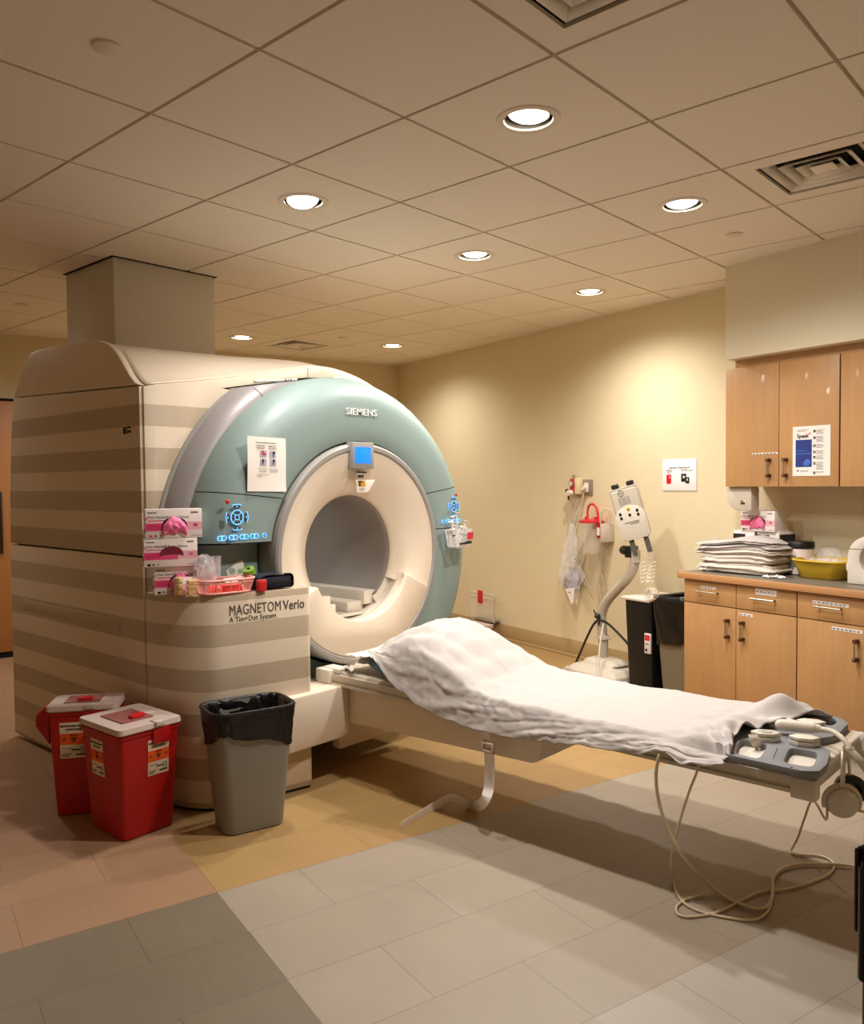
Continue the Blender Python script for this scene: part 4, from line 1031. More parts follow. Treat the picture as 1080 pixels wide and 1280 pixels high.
def plug(x, y, rz, w=.098, d=.052, txt=False, h=.03):
    q = MB(); M = Matrix.Translation((x, y, ct)) @ Matrix.Rotation(rz, 4, 'Z')
    q.prism([(-w / 2, 0), (-w / 2 + .026, -d / 2), (w / 2 - .026, -d / 2), (w / 2, 0), (w / 2 - .026, d / 2), (-w / 2 + .026, d / 2)], 0, h * .55, b=.003, M=M)
    q.prism([(-w / 2, 0), (-w / 2 + .026, -d / 2), (w / 2 - .026, -d / 2), (w / 2, 0), (w / 2 - .026, d / 2), (-w / 2 + .026, d / 2)], h * .62, h, b=.003, M=M)
    o = q.build('connector_cover', WHITE, sc_, world=True)
    if txt:
        MB().box(-.022, .022, .004, .008, h, h + .0006, M=M).box(-.03, .03, -.010, -.007, h, h + .0006, M=M).box(-.014, .02, -.016, -.0135, h, h + .0006, M=M).build('print', INKK, o, world=True)
    return o
for q, rz, tx in (((957, 918), R(-66), True), ((1005.5, 924), R(-68), False), ((977, 902), R(-66), False), ((1014, 904), R(-70), False)):
    p = atz(*q, ct + .02); plug(p.x, p.y, rz, txt=tx)
a, b_, c_ = atz(941, 918, ct + .03), atz(943, 926, ct + .012), atz(949, 934, ct - .015)
MB().tube([a, b_, c_], 0, flat=(.03, .0015), up=(0, 0, 1)).build('paper_tab', WHITE, sc_, world=True)
# patient plug with cable
pg = thing('coil_plug', 'white cylindrical plug with a thick cable lying across the grey coil board', 'plug', (2.92, .93, ct))
pa, pb, pc = atz(976, 906, ct + .032), atz(1018, 910, ct + .034), atz(1026, 911, ct + .034)
MB().cyl(pa, pb, .020, .0185, n=24).sphere(pa, .0195, n=16).build('handle', WHITE, pg, world=True)
MB().cyl(pb, pc, .0155, .012, n=20).build('collar', WHITE, pg, world=True)
cb = [pc, atz(1040, 914, ct + .045), atz(1052, 922, ct + .04), atz(1062, 934, ct + .02), Vector(atz(1063, 938, ct + .01)), Vector(atz(1076, 952, ct - .02)), Vector(atz(1086, 966, ct - .06))]
MB().tube(cb[:5], .0085, 10).build('cable', mat('plug cable', (202, 192, 176), .45), pg, world=True)
MB().tube(cb[3:], .0125, 12).build('strain_relief', WHITE, pg, world=True)
# clear bag at the end of the table
MB_ = MB().grid(bagf(0, 0, .07, .045, .11, 7.0), 26, 14)
based(MB()._add(MB_.bm, Matrix.Translation((3.20, .80, .40))), 'plastic_bag', FILM, (3.20, .80, .40), 'crumpled clear plastic bag hanging off the far end corner of the table', 'bag')
# headset hanging at the end of the table
hp = thing('headset', 'white over-ear headset with a black pad hanging off the end of the table', 'headset', (2.86, .775, .30))
hc = atx(1045, 1003, 2.845); hc = Vector((2.845, .772, .372))
HM = Matrix.Translation(hc) @ Matrix.Rotation(R(-58), 4, 'Z')
MB().lathe([(0, .030), (.030, .028), (.046, .018), (.050, .004), (.050, -.006), (.044, -.010)], 36, M=HM @ Matrix.Rotation(R(90), 4, 'X')).build('ear_cup', IVORY, hp, world=True)
MB().lathe([(.030, -.028), (.047, -.026), (.052, -.016), (.046, -.009), (.025, -.009)], 36, M=HM @ Matrix.Rotation(R(90), 4, 'X') @ Matrix.Translation((0, 0, 0))).build('ear_pad', BLACK, hp, world=True)
M2 = HM @ Matrix.Translation((.055, .105, .008))
MB().lathe([(0, -.03), (.03, -.028), (.046, -.018), (.05, -.004), (.05, .006), (.044, .010)], 32, M=M2 @ Matrix.Rotation(R(90), 4, 'X')).build('ear_cup', IVORY, hp, world=True)
MB().lathe([(.030, .028), (.047, .026), (.052, .016), (.046, .009), (.025, .009)], 36, M=M2 @ Matrix.Rotation(R(90), 4, 'X')).build('ear_pad', BLACK, hp, world=True)
yk = MB()
for a0, a1 in ((-20, 200),):
    yk.tube([HM @ Vector((.056 * math.cos(R(a)), -.003, .056 * math.sin(R(a)))) for a in range(a0, a1 + 1, 20)], 0, flat=(.016, .006), up=(0, 1, 0), sub=2)
yk.tube([HM @ Vector((0, 0, .056)), HM @ Vector((.002, .0, .10)), HM @ Vector((.006, .01, .135)), HM @ Vector((.02, .05, .150)), HM @ Vector((.045, .095, .13)), M2 @ Vector((0, 0, .05))], 0, flat=(.038, .006), up=(0, 1, 0))
yk.build('headband', IVORY, hp, world=True)
MB().tube([HM @ Vector((.045, .0, -.025)), HM @ Vector((.075, -.01, -.03)), HM @ Vector((.13, -.02, -.07)), HM @ Vector((.20, -.02, -.13))], .0045, 8).build('lead', TUBE, hp, world=True)
# tubing
tb1 = [Vector((2.604, 1.270, .49)), Vector((2.598, 1.275, .52)) - Vector((0, 0, .02))] + [atx(x, y, 2.585) for x, y in ((823, 948), (820, 970), (823, 1000), (834, 1034))] + [atx(855, 1072, 2.60)]
tb1 = tb1[1:] + [atz(884, 1103, .03)] + [atz(x, y, .009) for x, y in ((905, 1120), (928, 1131), (948, 1136), (961, 1131), (966, 1115), (966, 1100), (973, 1089), (986, 1083), (1010, 1080), (1040, 1081), (1075, 1083), (1100, 1085))]
based(MB().tube(tb1, .0060, 10), 'air_tube', TUBE, (2.69, 1.0, 0), 'thicker beige tube hanging from the table edge and looping on the floor to the right', 'tube', 'beige tubes under the table')
tb2 = [atx(x, y, 2.59) for x, y in ((877, 945), (870, 968), (862, 988), (851, 1022), (844, 1048))] + [atx(839, 1072, 2.60), atz(840, 1092, .03)] + [atz(x, y, .006) for x, y in ((842, 1105), (848, 1120), (858, 1131), (874, 1139), (893, 1144), (915, 1148), (932, 1150), (948, 1148), (959, 1140), (964, 1130))]
based(MB().tube(tb2, .0042, 9), 'air_tube', TUBE, (2.60, 1.1, 0), 'thinner beige tube hanging right of the thick one, curling back along the floor', 'tube', 'beige tubes under the table')
tb3 = [HM @ Vector((-.045, .0, -.02)), HM @ Vector((-.05, .0, -.06))] + [atz(1016, 1000, .26), atz(1006, 1022, .16), atz(997, 1048, .06)] + [atz(x, y, .006) for x, y in ((989, 1063), (993, 1068), (1004, 1069), (1018, 1069), (1032, 1072), (1041, 1078), (1042, 1086), (1034, 1094), (1018, 1101), (1000, 1107), (978, 1112), (955, 1114), (940, 1119), (922, 1128), (900, 1139), (880, 1144), (858, 1146), (847, 1142), (846, 1133), (858, 1124), (880, 1118))]
based(MB().tube(tb3, .0042, 9), 'air_tube', TUBE, (2.85, .95, 0), 'beige tube trailing from the headset, looping across the floor', 'tube', 'beige tubes under the table')

# ------------------------------------------------------------------ things along the right wall (local x = along the wall to the right, -y = into the room)
def wthing(name, label, cat, s, t, z=0.0, rz=0.0, group=None):
    return thing(name, label, cat, W(s, t, z), TH + rz, group)
# wall sign
t = wthing('wall_sign', 'square white wall sign showing a red bin and black bins', 'sign', 3.808, .003, 1.455)
MB().box(-.147, .147, -.003, .003, -.11, .11, b=.001).build('sheet', mat('sign white', (240, 240, 242), .5), t)
m = MB(); SY = -.0036
m.mesh(text_mesh('Hazardous Waste Disposal', .0165, 'CENTER', .0003, bold=.0002), M=Matrix.Translation((0, SY, .046)) @ FRONT, mi=0)
for k in range(3): m.box(-.12 + .004 * k, -.062 + .003 * k - .01 * (k == 2), SY - .0003, SY, .034 - k * .007, .037 - k * .007, mi=1)
for k in range(2): m.box(.012 + .01 * k, .07 + .04 * k, SY - .0003, SY, .036 - k * .008, .0395 - k * .008, mi=1)
m.box(.10, .118, SY - .0004, SY, .034, .037, mi=2)
m.prism([(-.112, .0), (-.068, .0), (-.070, -.055), (-.076, -.062), (-.106, -.062), (-.112, -.055)], 0, .0004, M=XZY(SY), mi=2)
m.prism([(-.112, .006), (-.068, .006), (-.068, .0), (-.112, .0)], 0, .0004, M=XZY(SY), mi=3)
m.prism([(-.098, .018), (-.092, .022), (-.086, .018), (-.084, .006), (-.100, .006)], 0, .0004, M=XZY(SY), mi=3)
m.box(-.086, -.074, SY - .0008, SY, -.022, -.010, mi=3)
m.box(.018, .062, SY - .0004, SY, -.048, .008, mi=0); m.box(.056, .088, SY - .0005, SY, -.060, -.016, mi=0)
m.box(.034, .048, SY - .0008, SY, -.022, -.006, mi=4); m.box(.066, .075, SY - .0009, SY, -.040, -.026, mi=4)
m.build('print', [INKK, INK, REDB, PINKL, PAPER], t)

# gas outlet plate with gauge and plug
t = wthing('gas_outlet', 'steel wall outlet plate with a red gauge and clear tubing hung below', 'wall outlet', 2.87, .004, 1.37)
MB().box(-.02, .09, -.008, .004, -.062, .060, b=.003).build('plate', mat('plate steel', (168, 158, 142), .4, metal=.6), t)
MB().box(-.055, -.01, -.06, -.004, -.055, .075, b=.006).build('cream_housing', mat('cream plastic', (226, 208, 164), .45), t)
MB().box(-.103, -.056, -.065, -.01, -.05, .068, b=.006).build('red_block', mat('gauge red', (176, 52, 44), .45), t)
MB().box(-.114, -.106, -.03, -.004, -.06, .10, b=.002).build('side_bar', STEEL, t)
g_ = MB().cyl((-.080, -.066, .03), (-.080, -.076, .03), .021, n=24).build('gauge', WHITE, t)
MB().lathe([(.018, 0), (.022, 0), (.022, .012), (.018, .012), (.018, 0)], 24, M=Matrix.Translation((-.080, -.066, .03)) @ Matrix.Rotation(R(90), 4, 'X')).build('bezel', STEEL, g_)
MB().cyl((-.085, -.06, -.045), (-.085, -.10, -.045), .024, .022, n=20).cyl((-.085, -.10, -.045), (-.085, -.103, -.045), .015, n=16).build('knob', WHITE, t)
MB().cyl((-.135, -.06, -.03), (-.105, -.06, -.045), .012, n=12).sphere((-.14, -.06, -.028), .016).cyl((-.10, -.08, -.06), (-.10, -.08, -.10), .008, n=10).build('valve', BLACK, t)
MB().box(.015, .06, -.03, -.008, -.04, .035, b=.008).cyl((.035, -.03, -.005), (.035, -.055, -.005), .017, n=16).build('adapter', WHITE, t)
# tubing draped from the outlet
tt = MB()
for k in range(5):
    x0 = -.10 + .028 * k
    tt.tube([(x0, -.06, -.09), (x0 - .03 - .012 * k, -.05, -.25), (x0 - .06 + .02 * (k % 3), -.04, -.45 - .03 * k), (x0 - .02 + .03 * k, -.045, -.62 - .05 * k), (x0 + .05, -.035, -.70 - .02 * k)], .004, 7)
tt.tube([(.03, -.04, -.04), (.0, -.045, -.16), (-.05, -.05, -.27), (-.08, -.045, -.36)], .006, 8)
for k in range(4): tt.tube([(.26 + .01 * k, -.035, -.30), (.25 - .02 * k, -.04, -.55), (.17 + .03 * k, -.035, -.80), (.19 - .015 * k, -.03, -.98 - .03 * k)], .004, 7)
tt.build('clear_tubing', CLRTUBE, t)
# suction canister on its bracket
s0, z0 = ats(739, 660, .09)
t = wthing('suction_canister', 'clear suction canister with a bright red lid and red hose loop on the wall', 'canister', s0, .09, .86)
H = .245
MB().lathe([(0, 0), (.066, 0), (.070, .006), (.083, H), (.080, H), (.067, .008), (0, .004)], 32).build('jar', mat('clear jar', (250, 246, 240), .08, alpha=.12, spec=.8), t)
MB().lathe([(0, H + .02), (.06, H + .022), (.086, H + .010), (.098, H + .008), (.098, H - .006), (.08, H - .008), (0, H - .004)], 32).cyl((-.03, -.02, H + .02), (-.03, -.02, H + .04), .014, n=14).cyl((.05, 0, H + .02), (.05, 0, H + .04), .014, n=14).build('lid', mat('red lid', (226, 44, 62), .3, trans=.25), t)
MB().tube([(-.035, 0, H + .03), (-.04, 0, H + .08), (-.02, 0, H + .125), (.02, 0, H + .135), (.06, 0, H + .10), (.075, 0, H + .04), (.082, 0, H - .03)], .0085, 10).build('hose', mat('red hose', (206, 36, 44), .35), t)
MB().box(.075, .135, -.02, .085, H - .12, H - .01, b=.006).box(-.01, .14, .02, .088, H - .06, H - .03, b=.003).build('bracket', mat('bracket red', (176, 30, 40), .4), t)
MB().box(.125, .160, -.03, .086, H - .15, H - .01, b=.004).build('bracket_plate', mat('clear bracket', (238, 226, 212), .3, trans=.3), t)
MB().box(.086, .112, -.024, -.018, H - .10, H - .04).build('bracket_print', PAPER, t)
MB().tube([(.10, .0, H - .02), (.10, 0, H + .05), (.13, .02, H + .10), (.165, .03, H + .08), (.165, .04, H - .02)], .007, 9).build('clear_hose', CLRTUBE, t)
# hanging clear bag
s0, z0 = ats(714, 700, .07)
t = wthing('clear_bag', 'clear plastic bag of folded tubing hanging on the wall below the gas outlet', 'bag', s0, .07, .44)
def hb(u, v):
    a = 2 * PI * u; prof = lerp([(0, .05), (.08, .25), (.2, .75), (.32, 1.0), (.5, .95), (.7, .62), (.85, .38), (1, .22)], v)
    k = 1 + .30 * noise.noise(Vector((2.4 * math.cos(a), 2.4 * math.sin(a), v * 7))) + .12 * noise.noise(Vector((6 * math.cos(a), 6 * math.sin(a), v * 22)))
    return (.115 * prof * k * math.cos(a) + .04 * (.25 - v * .5) * -1 + .07 * (1 - min(1, v / .25)), .055 * prof * k * math.sin(a) * (1 if math.sin(a) < 0 else .9), .64 * v)
MB().grid(hb, 48, 60).build('film', mat('bag film', (246, 244, 244), .1, alpha=.32, spec=1.0), t, smooth=60)
MB().sphere((-.005, .0, .17), .075, (1.1, .45, 1.2)).sphere((.03, 0, .22), .06, (1, .5, 1.1)).build('blue_grey_fold', mat('bag content', (160, 160, 184), .6, bump=.6, bscale=25), t)
MB().prism([(-.02, .12), (.085, .14), (.07, .02), (.05, -.0)], 0, .003, M=XZY(-.042)).build('white_leaflet', PAPER, t)
MB().box(.015, .045, -.047, -.045, .095, .10).build('leaflet_print', INK, t)
m = MB()
for k in range(3): m.tube([(-.06 + .03 * k, -.03, .12 + .02 * k), (-.02 + .02 * k, -.045, .20), (.03, -.04, .26 + .03 * k), (.10, -.03, .33 + .03 * k), (.16, -.02, .50)], .0045, 7)
m.build('coiled_tube', CLRTUBE, t)

# contrast injector on a bent pole
IT = .40
t = wthing('contrast_injector', 'white contrast injector head with two syringes on a bent pole and moulded base', 'injector', 3.50, IT)
ix = lambda s: s - 3.50
base = MB()
def bs(u, v):
    a = 2 * PI * u; ex = lambda c, p=.55: math.copysign(abs(c) ** p, c)
    pr = [(1.0, 0.0), (1.02, .03), (.96, .085), (.80, .115), (.60, .125), (.50, .155), (.36, .168), (0.0, .170)]
    k = v * (len(pr) - 1); i = min(int(k), len(pr) - 2); f_ = k - i
    r_ = pr[i][0] + (pr[i + 1][0] - pr[i][0]) * f_; z = pr[i][1] + (pr[i + 1][1] - pr[i][1]) * f_
    d = 1 - .14 * max(0, math.cos(2 * a)) * (r_ > .55)
    return (.29 * r_ * ex(math.cos(a)) * d, .20 * r_ * ex(math.sin(a)), z)
base.grid(bs, 60, 42)
base.build('base', IVORY, t, smooth=60)
for k, (x, y) in enumerate(((-.30, -.10), (-.30, .12), (.30, -.12), (.30, .12))):
    MB().cyl((x, y - .012, .035), (x, y + .012, .035), .034, n=20).build('caster', WHITE if k < 2 else BLACK, t)
pole = [(755, 826), (754, 800), (752, 775), (753, 764), (759, 751), (772, 736), (785, 722), (791, 711), (794, 700), (794, 688)]
pp = []
for (x, y) in pole: s_, z_ = ats(x, y, IT); pp.append((ix(s_), 0, z_))
pp[0] = (pp[1][0], 0, .16)
MB().tube(pp, .034, 16).build('pole', mat('pole grey', (186, 176, 160), .45), t)
MB().cyl((pp[1][0], 0, .30), (pp[1][0], 0, .325), .046, n=20).box(pp[1][0], pp[1][0] + .07, -.012, .012, .308, .318, b=.003).build('collar', IVORY, t)
ks, kz = ats(790, 690, IT)
MB().cyl((ix(ks) - .005, 0, kz - .035), (ix(ks) - .005, 0, kz + .04), .046, n=18).sphere((ix(ks) - .06, -.01, kz + .01), .032, (1, 1.2, 1)).cyl((ix(ks) - .06, -.04, kz + .01), (ix(ks) - .01, -.04, kz + .0), .016, n=12).build('joint_knob', BLACK, t)
# head
hs_, hz_ = ats(792, 641, IT)
HMx = Matrix.Translation((ix(hs_), -.03, hz_)) @ Matrix.Rotation(R(36), 4, 'Z') @ Matrix.Rotation(R(-16), 4, 'Y') @ Matrix.Diagonal((.80, .85, 1, 1))
hd = MB().box(-.118, .118, -.06, .06, -.165, .175, b=.022, seg=4, M=HMx).build('head', IVORY, t)
MB().prism([(-.124, -.165), (.124, -.165), (.126, -.01), (.08, .035), (.0, .052), (-.08, .035), (-.126, -.01)], 0, .012, b=.004, M=HMx @ XZY(-.056)).box(-.1, .1, -.066, .05, -.178, -.16, b=.008, M=HMx).build('face_plate', WHITE, hd)
MB().box(-.112, .112, -.058, .058, .170, .178, b=.003, M=HMx).build('top_plate', WHITE, hd)
pm = MB()
for (x, z) in ((-.075, .006), (-.075, -.022), (.068, .006), (.068, -.022), (-.0, -.012)): pm.cyl((x, -.068, z), (x, -.0705, z), .0115, n=16, M=HMx)
pm.build('control_dot', BLACK, hd)
MB().box(-.014, .014, -.071, -.067, .014, .042, b=.002, M=HMx).build('warning_mark', mat('pale amber', (236, 196, 84), .5), hd)
pm = MB().cyl((.0, -.071, .027), (.0, -.0722, .027), .006, n=10, M=HMx)
pm.box(-.06, .06, -.0705, -.0685, -.062, -.058, M=HMx).box(-.02, .06, -.0705, -.0685, -.074, -.0705, M=HMx)
for k in range(14):
    b0 = -.025; pm.tube([HMx @ Vector((b0 + .022 * math.cos(2 * PI * k / 14), -.061, .142 + .022 * math.sin(2 * PI * k / 14))), HMx @ Vector((b0 + .022 * math.cos(2 * PI * (k + 1) / 14), -.061, .142 + .022 * math.sin(2 * PI * (k + 1) / 14)))], .0018, 5, sub=1)
pm.box(-.047, -.003, -.062, -.060, .141, .1435, M=HMx).box(-.0265, -.0235, -.062, -.060, .12, .164, M=HMx)
for q in (-.035, .012):
    for zz in range(4): pm.box(q - .018, q + .018, -.062, -.060, .066 + .014 * zz, .0685 + .014 * zz, M=HMx)
    pm.box(q - .020, q - .018, -.062, -.060, .064, .112, M=HMx).box(q + .018, q + .020, -.062, -.060, .064, .112, M=HMx)
pm.build('printed_marks', mat('dark brown print', (74, 62, 52), .6), hd)
for x in (-.062, .066): MB().cyl((x, 0, .17), (x, 0, .185), .022, n=16, M=HMx).box(x - .030, x + .030, -.03, .03, .180, .212, b=.008, M=HMx).build('knob', BLACK, hd)
for k, x in enumerate((-.055, .068)):
    y = MB().cyl((x, -.01, -.165), (x, -.01, -.285), .021, n=20, M=HMx).build('syringe_plunger', GUN, t)
    MB().lathe([(.027, -.16), (.027, -.33), (.020, -.345), (.006, -.35), (.005, -.375)], 20, M=HMx @ Matrix.Translation((x, -.01, 0))).build('syringe_barrel', FILM2, t)
    MB().cyl((x, -.01, -.325), (x, -.01, -.33), .034, n=20, M=HMx).build('syringe_collar', FROST, t)
# coiled lines from the syringes
cl = MB()
for k, x in enumerate((-.055, .068)):
    a = HMx @ Vector((x, -.01, -.375))
    lw = lambda px, py, tt: (lambda q: Vector((ix(q[0]), IT - tt, q[1])))(ats(px, py, tt))
    A_, B_ = lw((803, 816)[k], 703, .46), lw((806, 812)[k], 729, .60)
    cl.tube([a, (a + A_) / 2 + Vector((.012, 0, -.01)), A_], .0035, 6)
    cl.tube([A_ + (B_ - A_) * (q / 70) + Vector(((.016 + .012 * q / 70) * math.cos(q * .5), .022 * math.sin(q * .5), .010 * math.sin(q * .5))) for q in range(71)], .0017, 5, sub=1)
    E_ = lw(812, 743, .60 + .01 * k)
    cl.tube([E_ + Vector(((.040 - .006 * k) * math.cos(q * .62 + k), -.012 + .0016 * q + .012 * math.sin(q * 1.9), (.040 - .006 * k) * math.sin(q * .62 + k))) for q in range(34)], .0028, 6, sub=1)
cl.build('coiled_line', mat('line plastic', (236, 228, 212), .2, alpha=.6, spec=.8), t)
# cables off the pole
k1 = [ats(x, y, IT - .03) for x, y in ((724, 842), (733, 820), (744, 795), (753, 778), (760, 774), (770, 778), (785, 792), (797, 806), (803, 822), (804, 840), (797, 853))]
MB().tube([(ix(s_), -.05, max(z_, .012)) for s_, z_ in k1], .0085, 9).build('power_cable', BLACK, t)
k2 = [ats(x, y, IT) for x, y in ((766, 778), (768, 795), (771, 815), (776, 834), (784, 852))]
MB().tube([(ix(s_), -.09 - .16 * (i / 4), max(z_, .015)) for i, (s_, z_) in enumerate(k2)], .006, 8).build('white_cable', WHITE, t)
k3 = [ats(x, y, IT) for x, y in ((748, 762), (751, 768), (756, 771), (754, 780))]
MB().tube([(ix(s_), -.045, z_) for s_, z_ in k3], .005, 8).cyl((pp[2][0], -.03, .47), (pp[2][0], -.05, .455), .02, n=12).build('cable_tie', BLACK, t)

# bins between the injector and the cabinet
t = wthing('black_bin', 'tall black waste bin with a white lid between the injector and the grey bin', 'waste bin', 3.905, .36)
MB().taper(.20, .30, .235, .34, 0, .635, .03, seg=4).build('body', BLACK, t)
MB().box(-.135, .11, -.18, .18, .630, .652, b=.008).build('lid', WHITE, t)
lb = MB().box(.066, .116, -.172, -.160, .30, .43, b=.001).build('label', mat('bin label white', (226, 214, 214), .6), t)
MB().box(.070, .112, -.1735, -.172, .385, .420).build('label_red', INKR, lb); MB().box(.074, .09, -.1735, -.172, .315, .33).box(.074, .105, -.1735, -.172, .36, .364).build('label_print', INKK, lb)
t = wthing('grey_bin', 'grey brown waste bin with a black liner against the base cabinet', 'waste bin', 4.188, .34)
MB().taper(.21, .33, .275, .42, 0, .66, .05, seg=5, open_top=True, thick=.004).build('body', mat('taupe bin plastic', (122, 112, 94), .5, bump=.04, bscale=900), t)
def linf2(u, v):
    a = 2 * PI * u; ca, sa = math.cos(a), math.sin(a); ex = lambda c: math.copysign(abs(c) ** .40, c)
    if v < .3: k = v / .3; z = .60 + .085 * k; off = -.012
    elif v < .4: k = (v - .3) / .1; z = .685 + .012 * math.sin(PI * k) + .012 * ca; off = -.006 + .014 * k
    else: k = (v - .4) / .6; z = .685 + .012 * ca * (1 - k) - (.295 + .02 * math.sin(2 * a)) * k; off = .020 - .004 * k
    f = .78 + .22 * z / .66
    n_ = noise.noise(Vector((ca * 4 + z * 9, sa * 4, z * 5))) * .010
    return ((.1375 * f + off + n_) * ex(ca), (.21 * f + off + n_) * ex(sa), z)
MB().grid(linf2, 80, 22).build('liner', LINER, t, smooth=60)

# small red bin behind the table with a clear wall bracket
t = wthing('sharps_bin', 'small red sharps bin with a pale lid at the far side behind the sheet', 'sharps container', 1.66, .24, 0)
MB().taper(.24, .22, .29, .26, 0, .10, .02).build('body', REDB, t)
MB().taper(.30, .27, .31, .28, .10, .135, .025).build('lid', FROST, t)
MB().box(-.06, .03, -.08, -.02, .135, .15, b=.004).build('tab', mat('dark red', (120, 20, 26), .4), t)
t = wthing('clear_bracket', 'clear acrylic bracket with a red tag on the far wall behind the scanner', 'bracket', 1.60, .05, .14)
MB().box(-.20, .17, -.02, -.014, .0, .27, b=.002).build('plate', mat('clear acrylic', (248, 240, 228), .08, alpha=.16, spec=.9), t)
MB().box(-.20, .17, -.024, -.012, .205, .21).box(-.20, .17, -.024, -.012, .245, .25).box(.165, .172, -.024, -.012, 0, .25).build('edge', CLRTUBE, t)
MB().box(-.07, .0, -.03, -.022, .16, .28, b=.003).build('red_tag', REDB, t)
MB().box(-.2, .17, -.014, .05, .0, .012).build('wall_arm', CLEAR, t)

# ------------------------------------------------------------------ cabinets
def handle_v(x, z0, z1, y, parent, m=None):
    o = MB().cyl((x, y - .032, z0 + .004), (x, y - .032, z1 - .004), .0045, n=12).build('handle', STEEL, parent)
    MB().box(x - .009, x + .009, y - .036, y, z0 - .004, z0 + .015, b=.002).box(x - .009, x + .009, y - .036, y, z1 - .015, z1 + .004, b=.002).build('handle_foot', BRONZE, o)
def handle_h(x0, x1, z, y, parent):
    o = MB().cyl((x0, y - .030, z), (x1, y - .030, z), .0055, n=12).build('pull', STEEL, parent)
    MB().cyl((x0 + .012, y - .03, z), (x0 + .012, y, z), .0045, n=8).cyl((x1 - .012, y - .03, z), (x1 - .012, y, z), .0045, n=8).build('pull_post', BRONZE, o)
def strip(x0, x1, z0, z1, y, parent, words=None, crumple=0):
    rr = random.Random(int(x0 * 1000))
    m = MB().box(x0, x1, y - .0008, y, z0, z1, mi=0)
    if crumple:
        for k in range(crumple): m.box(x0 + rr.uniform(-.01, .02), x1 + rr.uniform(-.02, .015), y - .001 - .0003 * k, y, z0 + (z1 - z0) * k / crumple, z0 + (z1 - z0) * (k + .9) / crumple, mi=0)
    h = min(.011, (z1 - z0) * .6)
    n = max(2, int((x1 - x0) / .022))
    for k in range(n):
        a = x0 + .006 + k * (x1 - x0 - .01) / n
        m.box(a, a + .016 * rr.uniform(.6, 1), y - .0024, y - .0008, (z0 + z1) / 2 - .003, (z0 + z1) / 2 + .003 * rr.uniform(.4, 1), mi=1)
    m.build('label_strip', [PAPER, INK], parent)
# upper cabinets
def upper(label, s0, widths, hand, zb=1.376, zt=2.082, grp='wall cabinets'):
    tot = sum(widths)
    t = wthing('wall_cabinet', label, 'cabinet', s0, .34, zb, group=grp)
    MB().box(0, tot, .0, .335, 0, zt - zb, b=.001).build('carcass', WOOD, t)
    MB().box(.003, tot - .003, -.0015, .0, .003, zt - zb - .003).build('shadow_gap', DARK, t)
    x = 0; ds = []
    for w, h in zip(widths, hand):
        d = MB().box(x + .002, x + w - .002, -.021, -.0015, .001, zt - zb - .001, b=.0015).build('door', WOOD, t); ds.append(d)
        hx = x + w - .056 if h == 'r' else x + .050
        handle_v(hx, .058, .158, -.021, d)
        x += w
    return t, ds
u1, ud = upper('double wall cabinet with a paper label strip and a safety poster', 4.458, [.360, .358], 'rl')
strip(.186, .354, .188, .197, -.021, ud[0])
u2, _ = upper('wall cabinet at the right edge of the photo, no poster', 5.180, [.36, .36], 'rl')
wallbox('trim_2', 4.515, 6.2, .0, .345, 2.084, 2.13, WOOD)
# poster on the second door
po = wthing('safety_poster', 'white poster with a dark blue picture on the wall cabinet door', 'poster', 5.017, .3625, 1.573)
MB().box(-.111, .111, -.0006, .0006, -.137, .137).build('sheet', PAPER, po)
m = MB(); y = -.0008
qb = lambda x0, x1, z0, z1, mi, d=0: m.box(x0, x1, y - .0003 - d, y, z0, z1, mi=mi)
qb(-.093, .004, -.088, .063, 1)
qb(-.093, .004, -.016, -.012, 2, .0003); qb(-.093, -.03, .0, .003, 2, .0003)
m.cyl((-.022, y - .001, -.062), (-.022, y, -.062), .018, n=20, mi=2).cyl((-.035, y - .001, -.07), (-.035, y, -.07), .012, n=16, mi=2)
m.mesh(text_mesh('Speak', .030, 'LEFT', .0003, bold=.0008), M=Matrix.Translation((-.086, y - .0003, .074)) @ FRONT, mi=0)
m.mesh(text_mesh('UP', .022, 'LEFT', .0003), M=Matrix.Translation((-.026, y - .0003, .082)) @ Matrix.Rotation(R(-12), 4, 'Y') @ FRONT, mi=4)
for k in range(2): qb(-.084, -.014 - .02 * k, .116 - k * .007, .1185 - k * .007, 3)
qb(-.084, -.074, -.112, -.104, 0); qb(-.066, -.016, -.112, -.108, 3)
zz = [.106, .070, .026, -.008, -.036, -.070, -.122]; ln = [5, 6, 4, 4, 4, 8, 2]
for k in range(7):
    qb(.012, .026, zz[k] - .006, zz[k] + .008, 0)
    m.mesh(text_mesh(str(k + 1), .012, 'CENTER', .0003), M=Matrix.Translation((.019, y - .0008, zz[k] - .003)) @ FRONT, mi=5)
    for j in range(ln[k]): qb(.030, .076 - .006 * ((j * 7 + k) % 3), zz[k] + .006 - j * .0055, zz[k] + .0082 - j * .0055, 3)
m.build('print', [INKK, INKB, INKB2, INK, INKR, PAPER], po)

# base cabinets
def base_cab(label, s0, widths, hand, grp='base cabinets'):
    tot = sum(widths); H = .830
    t = wthing('base_cabinet', label, 'cabinet', s0, .60, 0, group=grp)
    MB().box(0, tot, .0, .592, .09, H, b=.001).build('carcass', WOOD, t)
    MB().box(.0, tot, .06, .59, 0, .09).build('toe_kick', BLACK, t)
    MB().box(.003, tot - .003, -.0015, .0, .095, H - .004).build('shadow_gap', DARK, t)
    x = 0; out = []
    for w, h in zip(widths, hand):
        dr = MB().box(x + .002, x + w - .002, -.020, -.0015, .694, H - .004, b=.0015).build('drawer', WOOD, t)
        d = MB().box(x + .002, x + w - .002, -.020, -.0015, .096, .689, b=.0015).build('door', WOOD, t)
        out.append((dr, d))
        if h == 'r': handle_v(x + w - .048, .519, .622, -.020, d)
        else: handle_v(x + .050, .519, .622, -.020, d)
        x += w
    return t, out
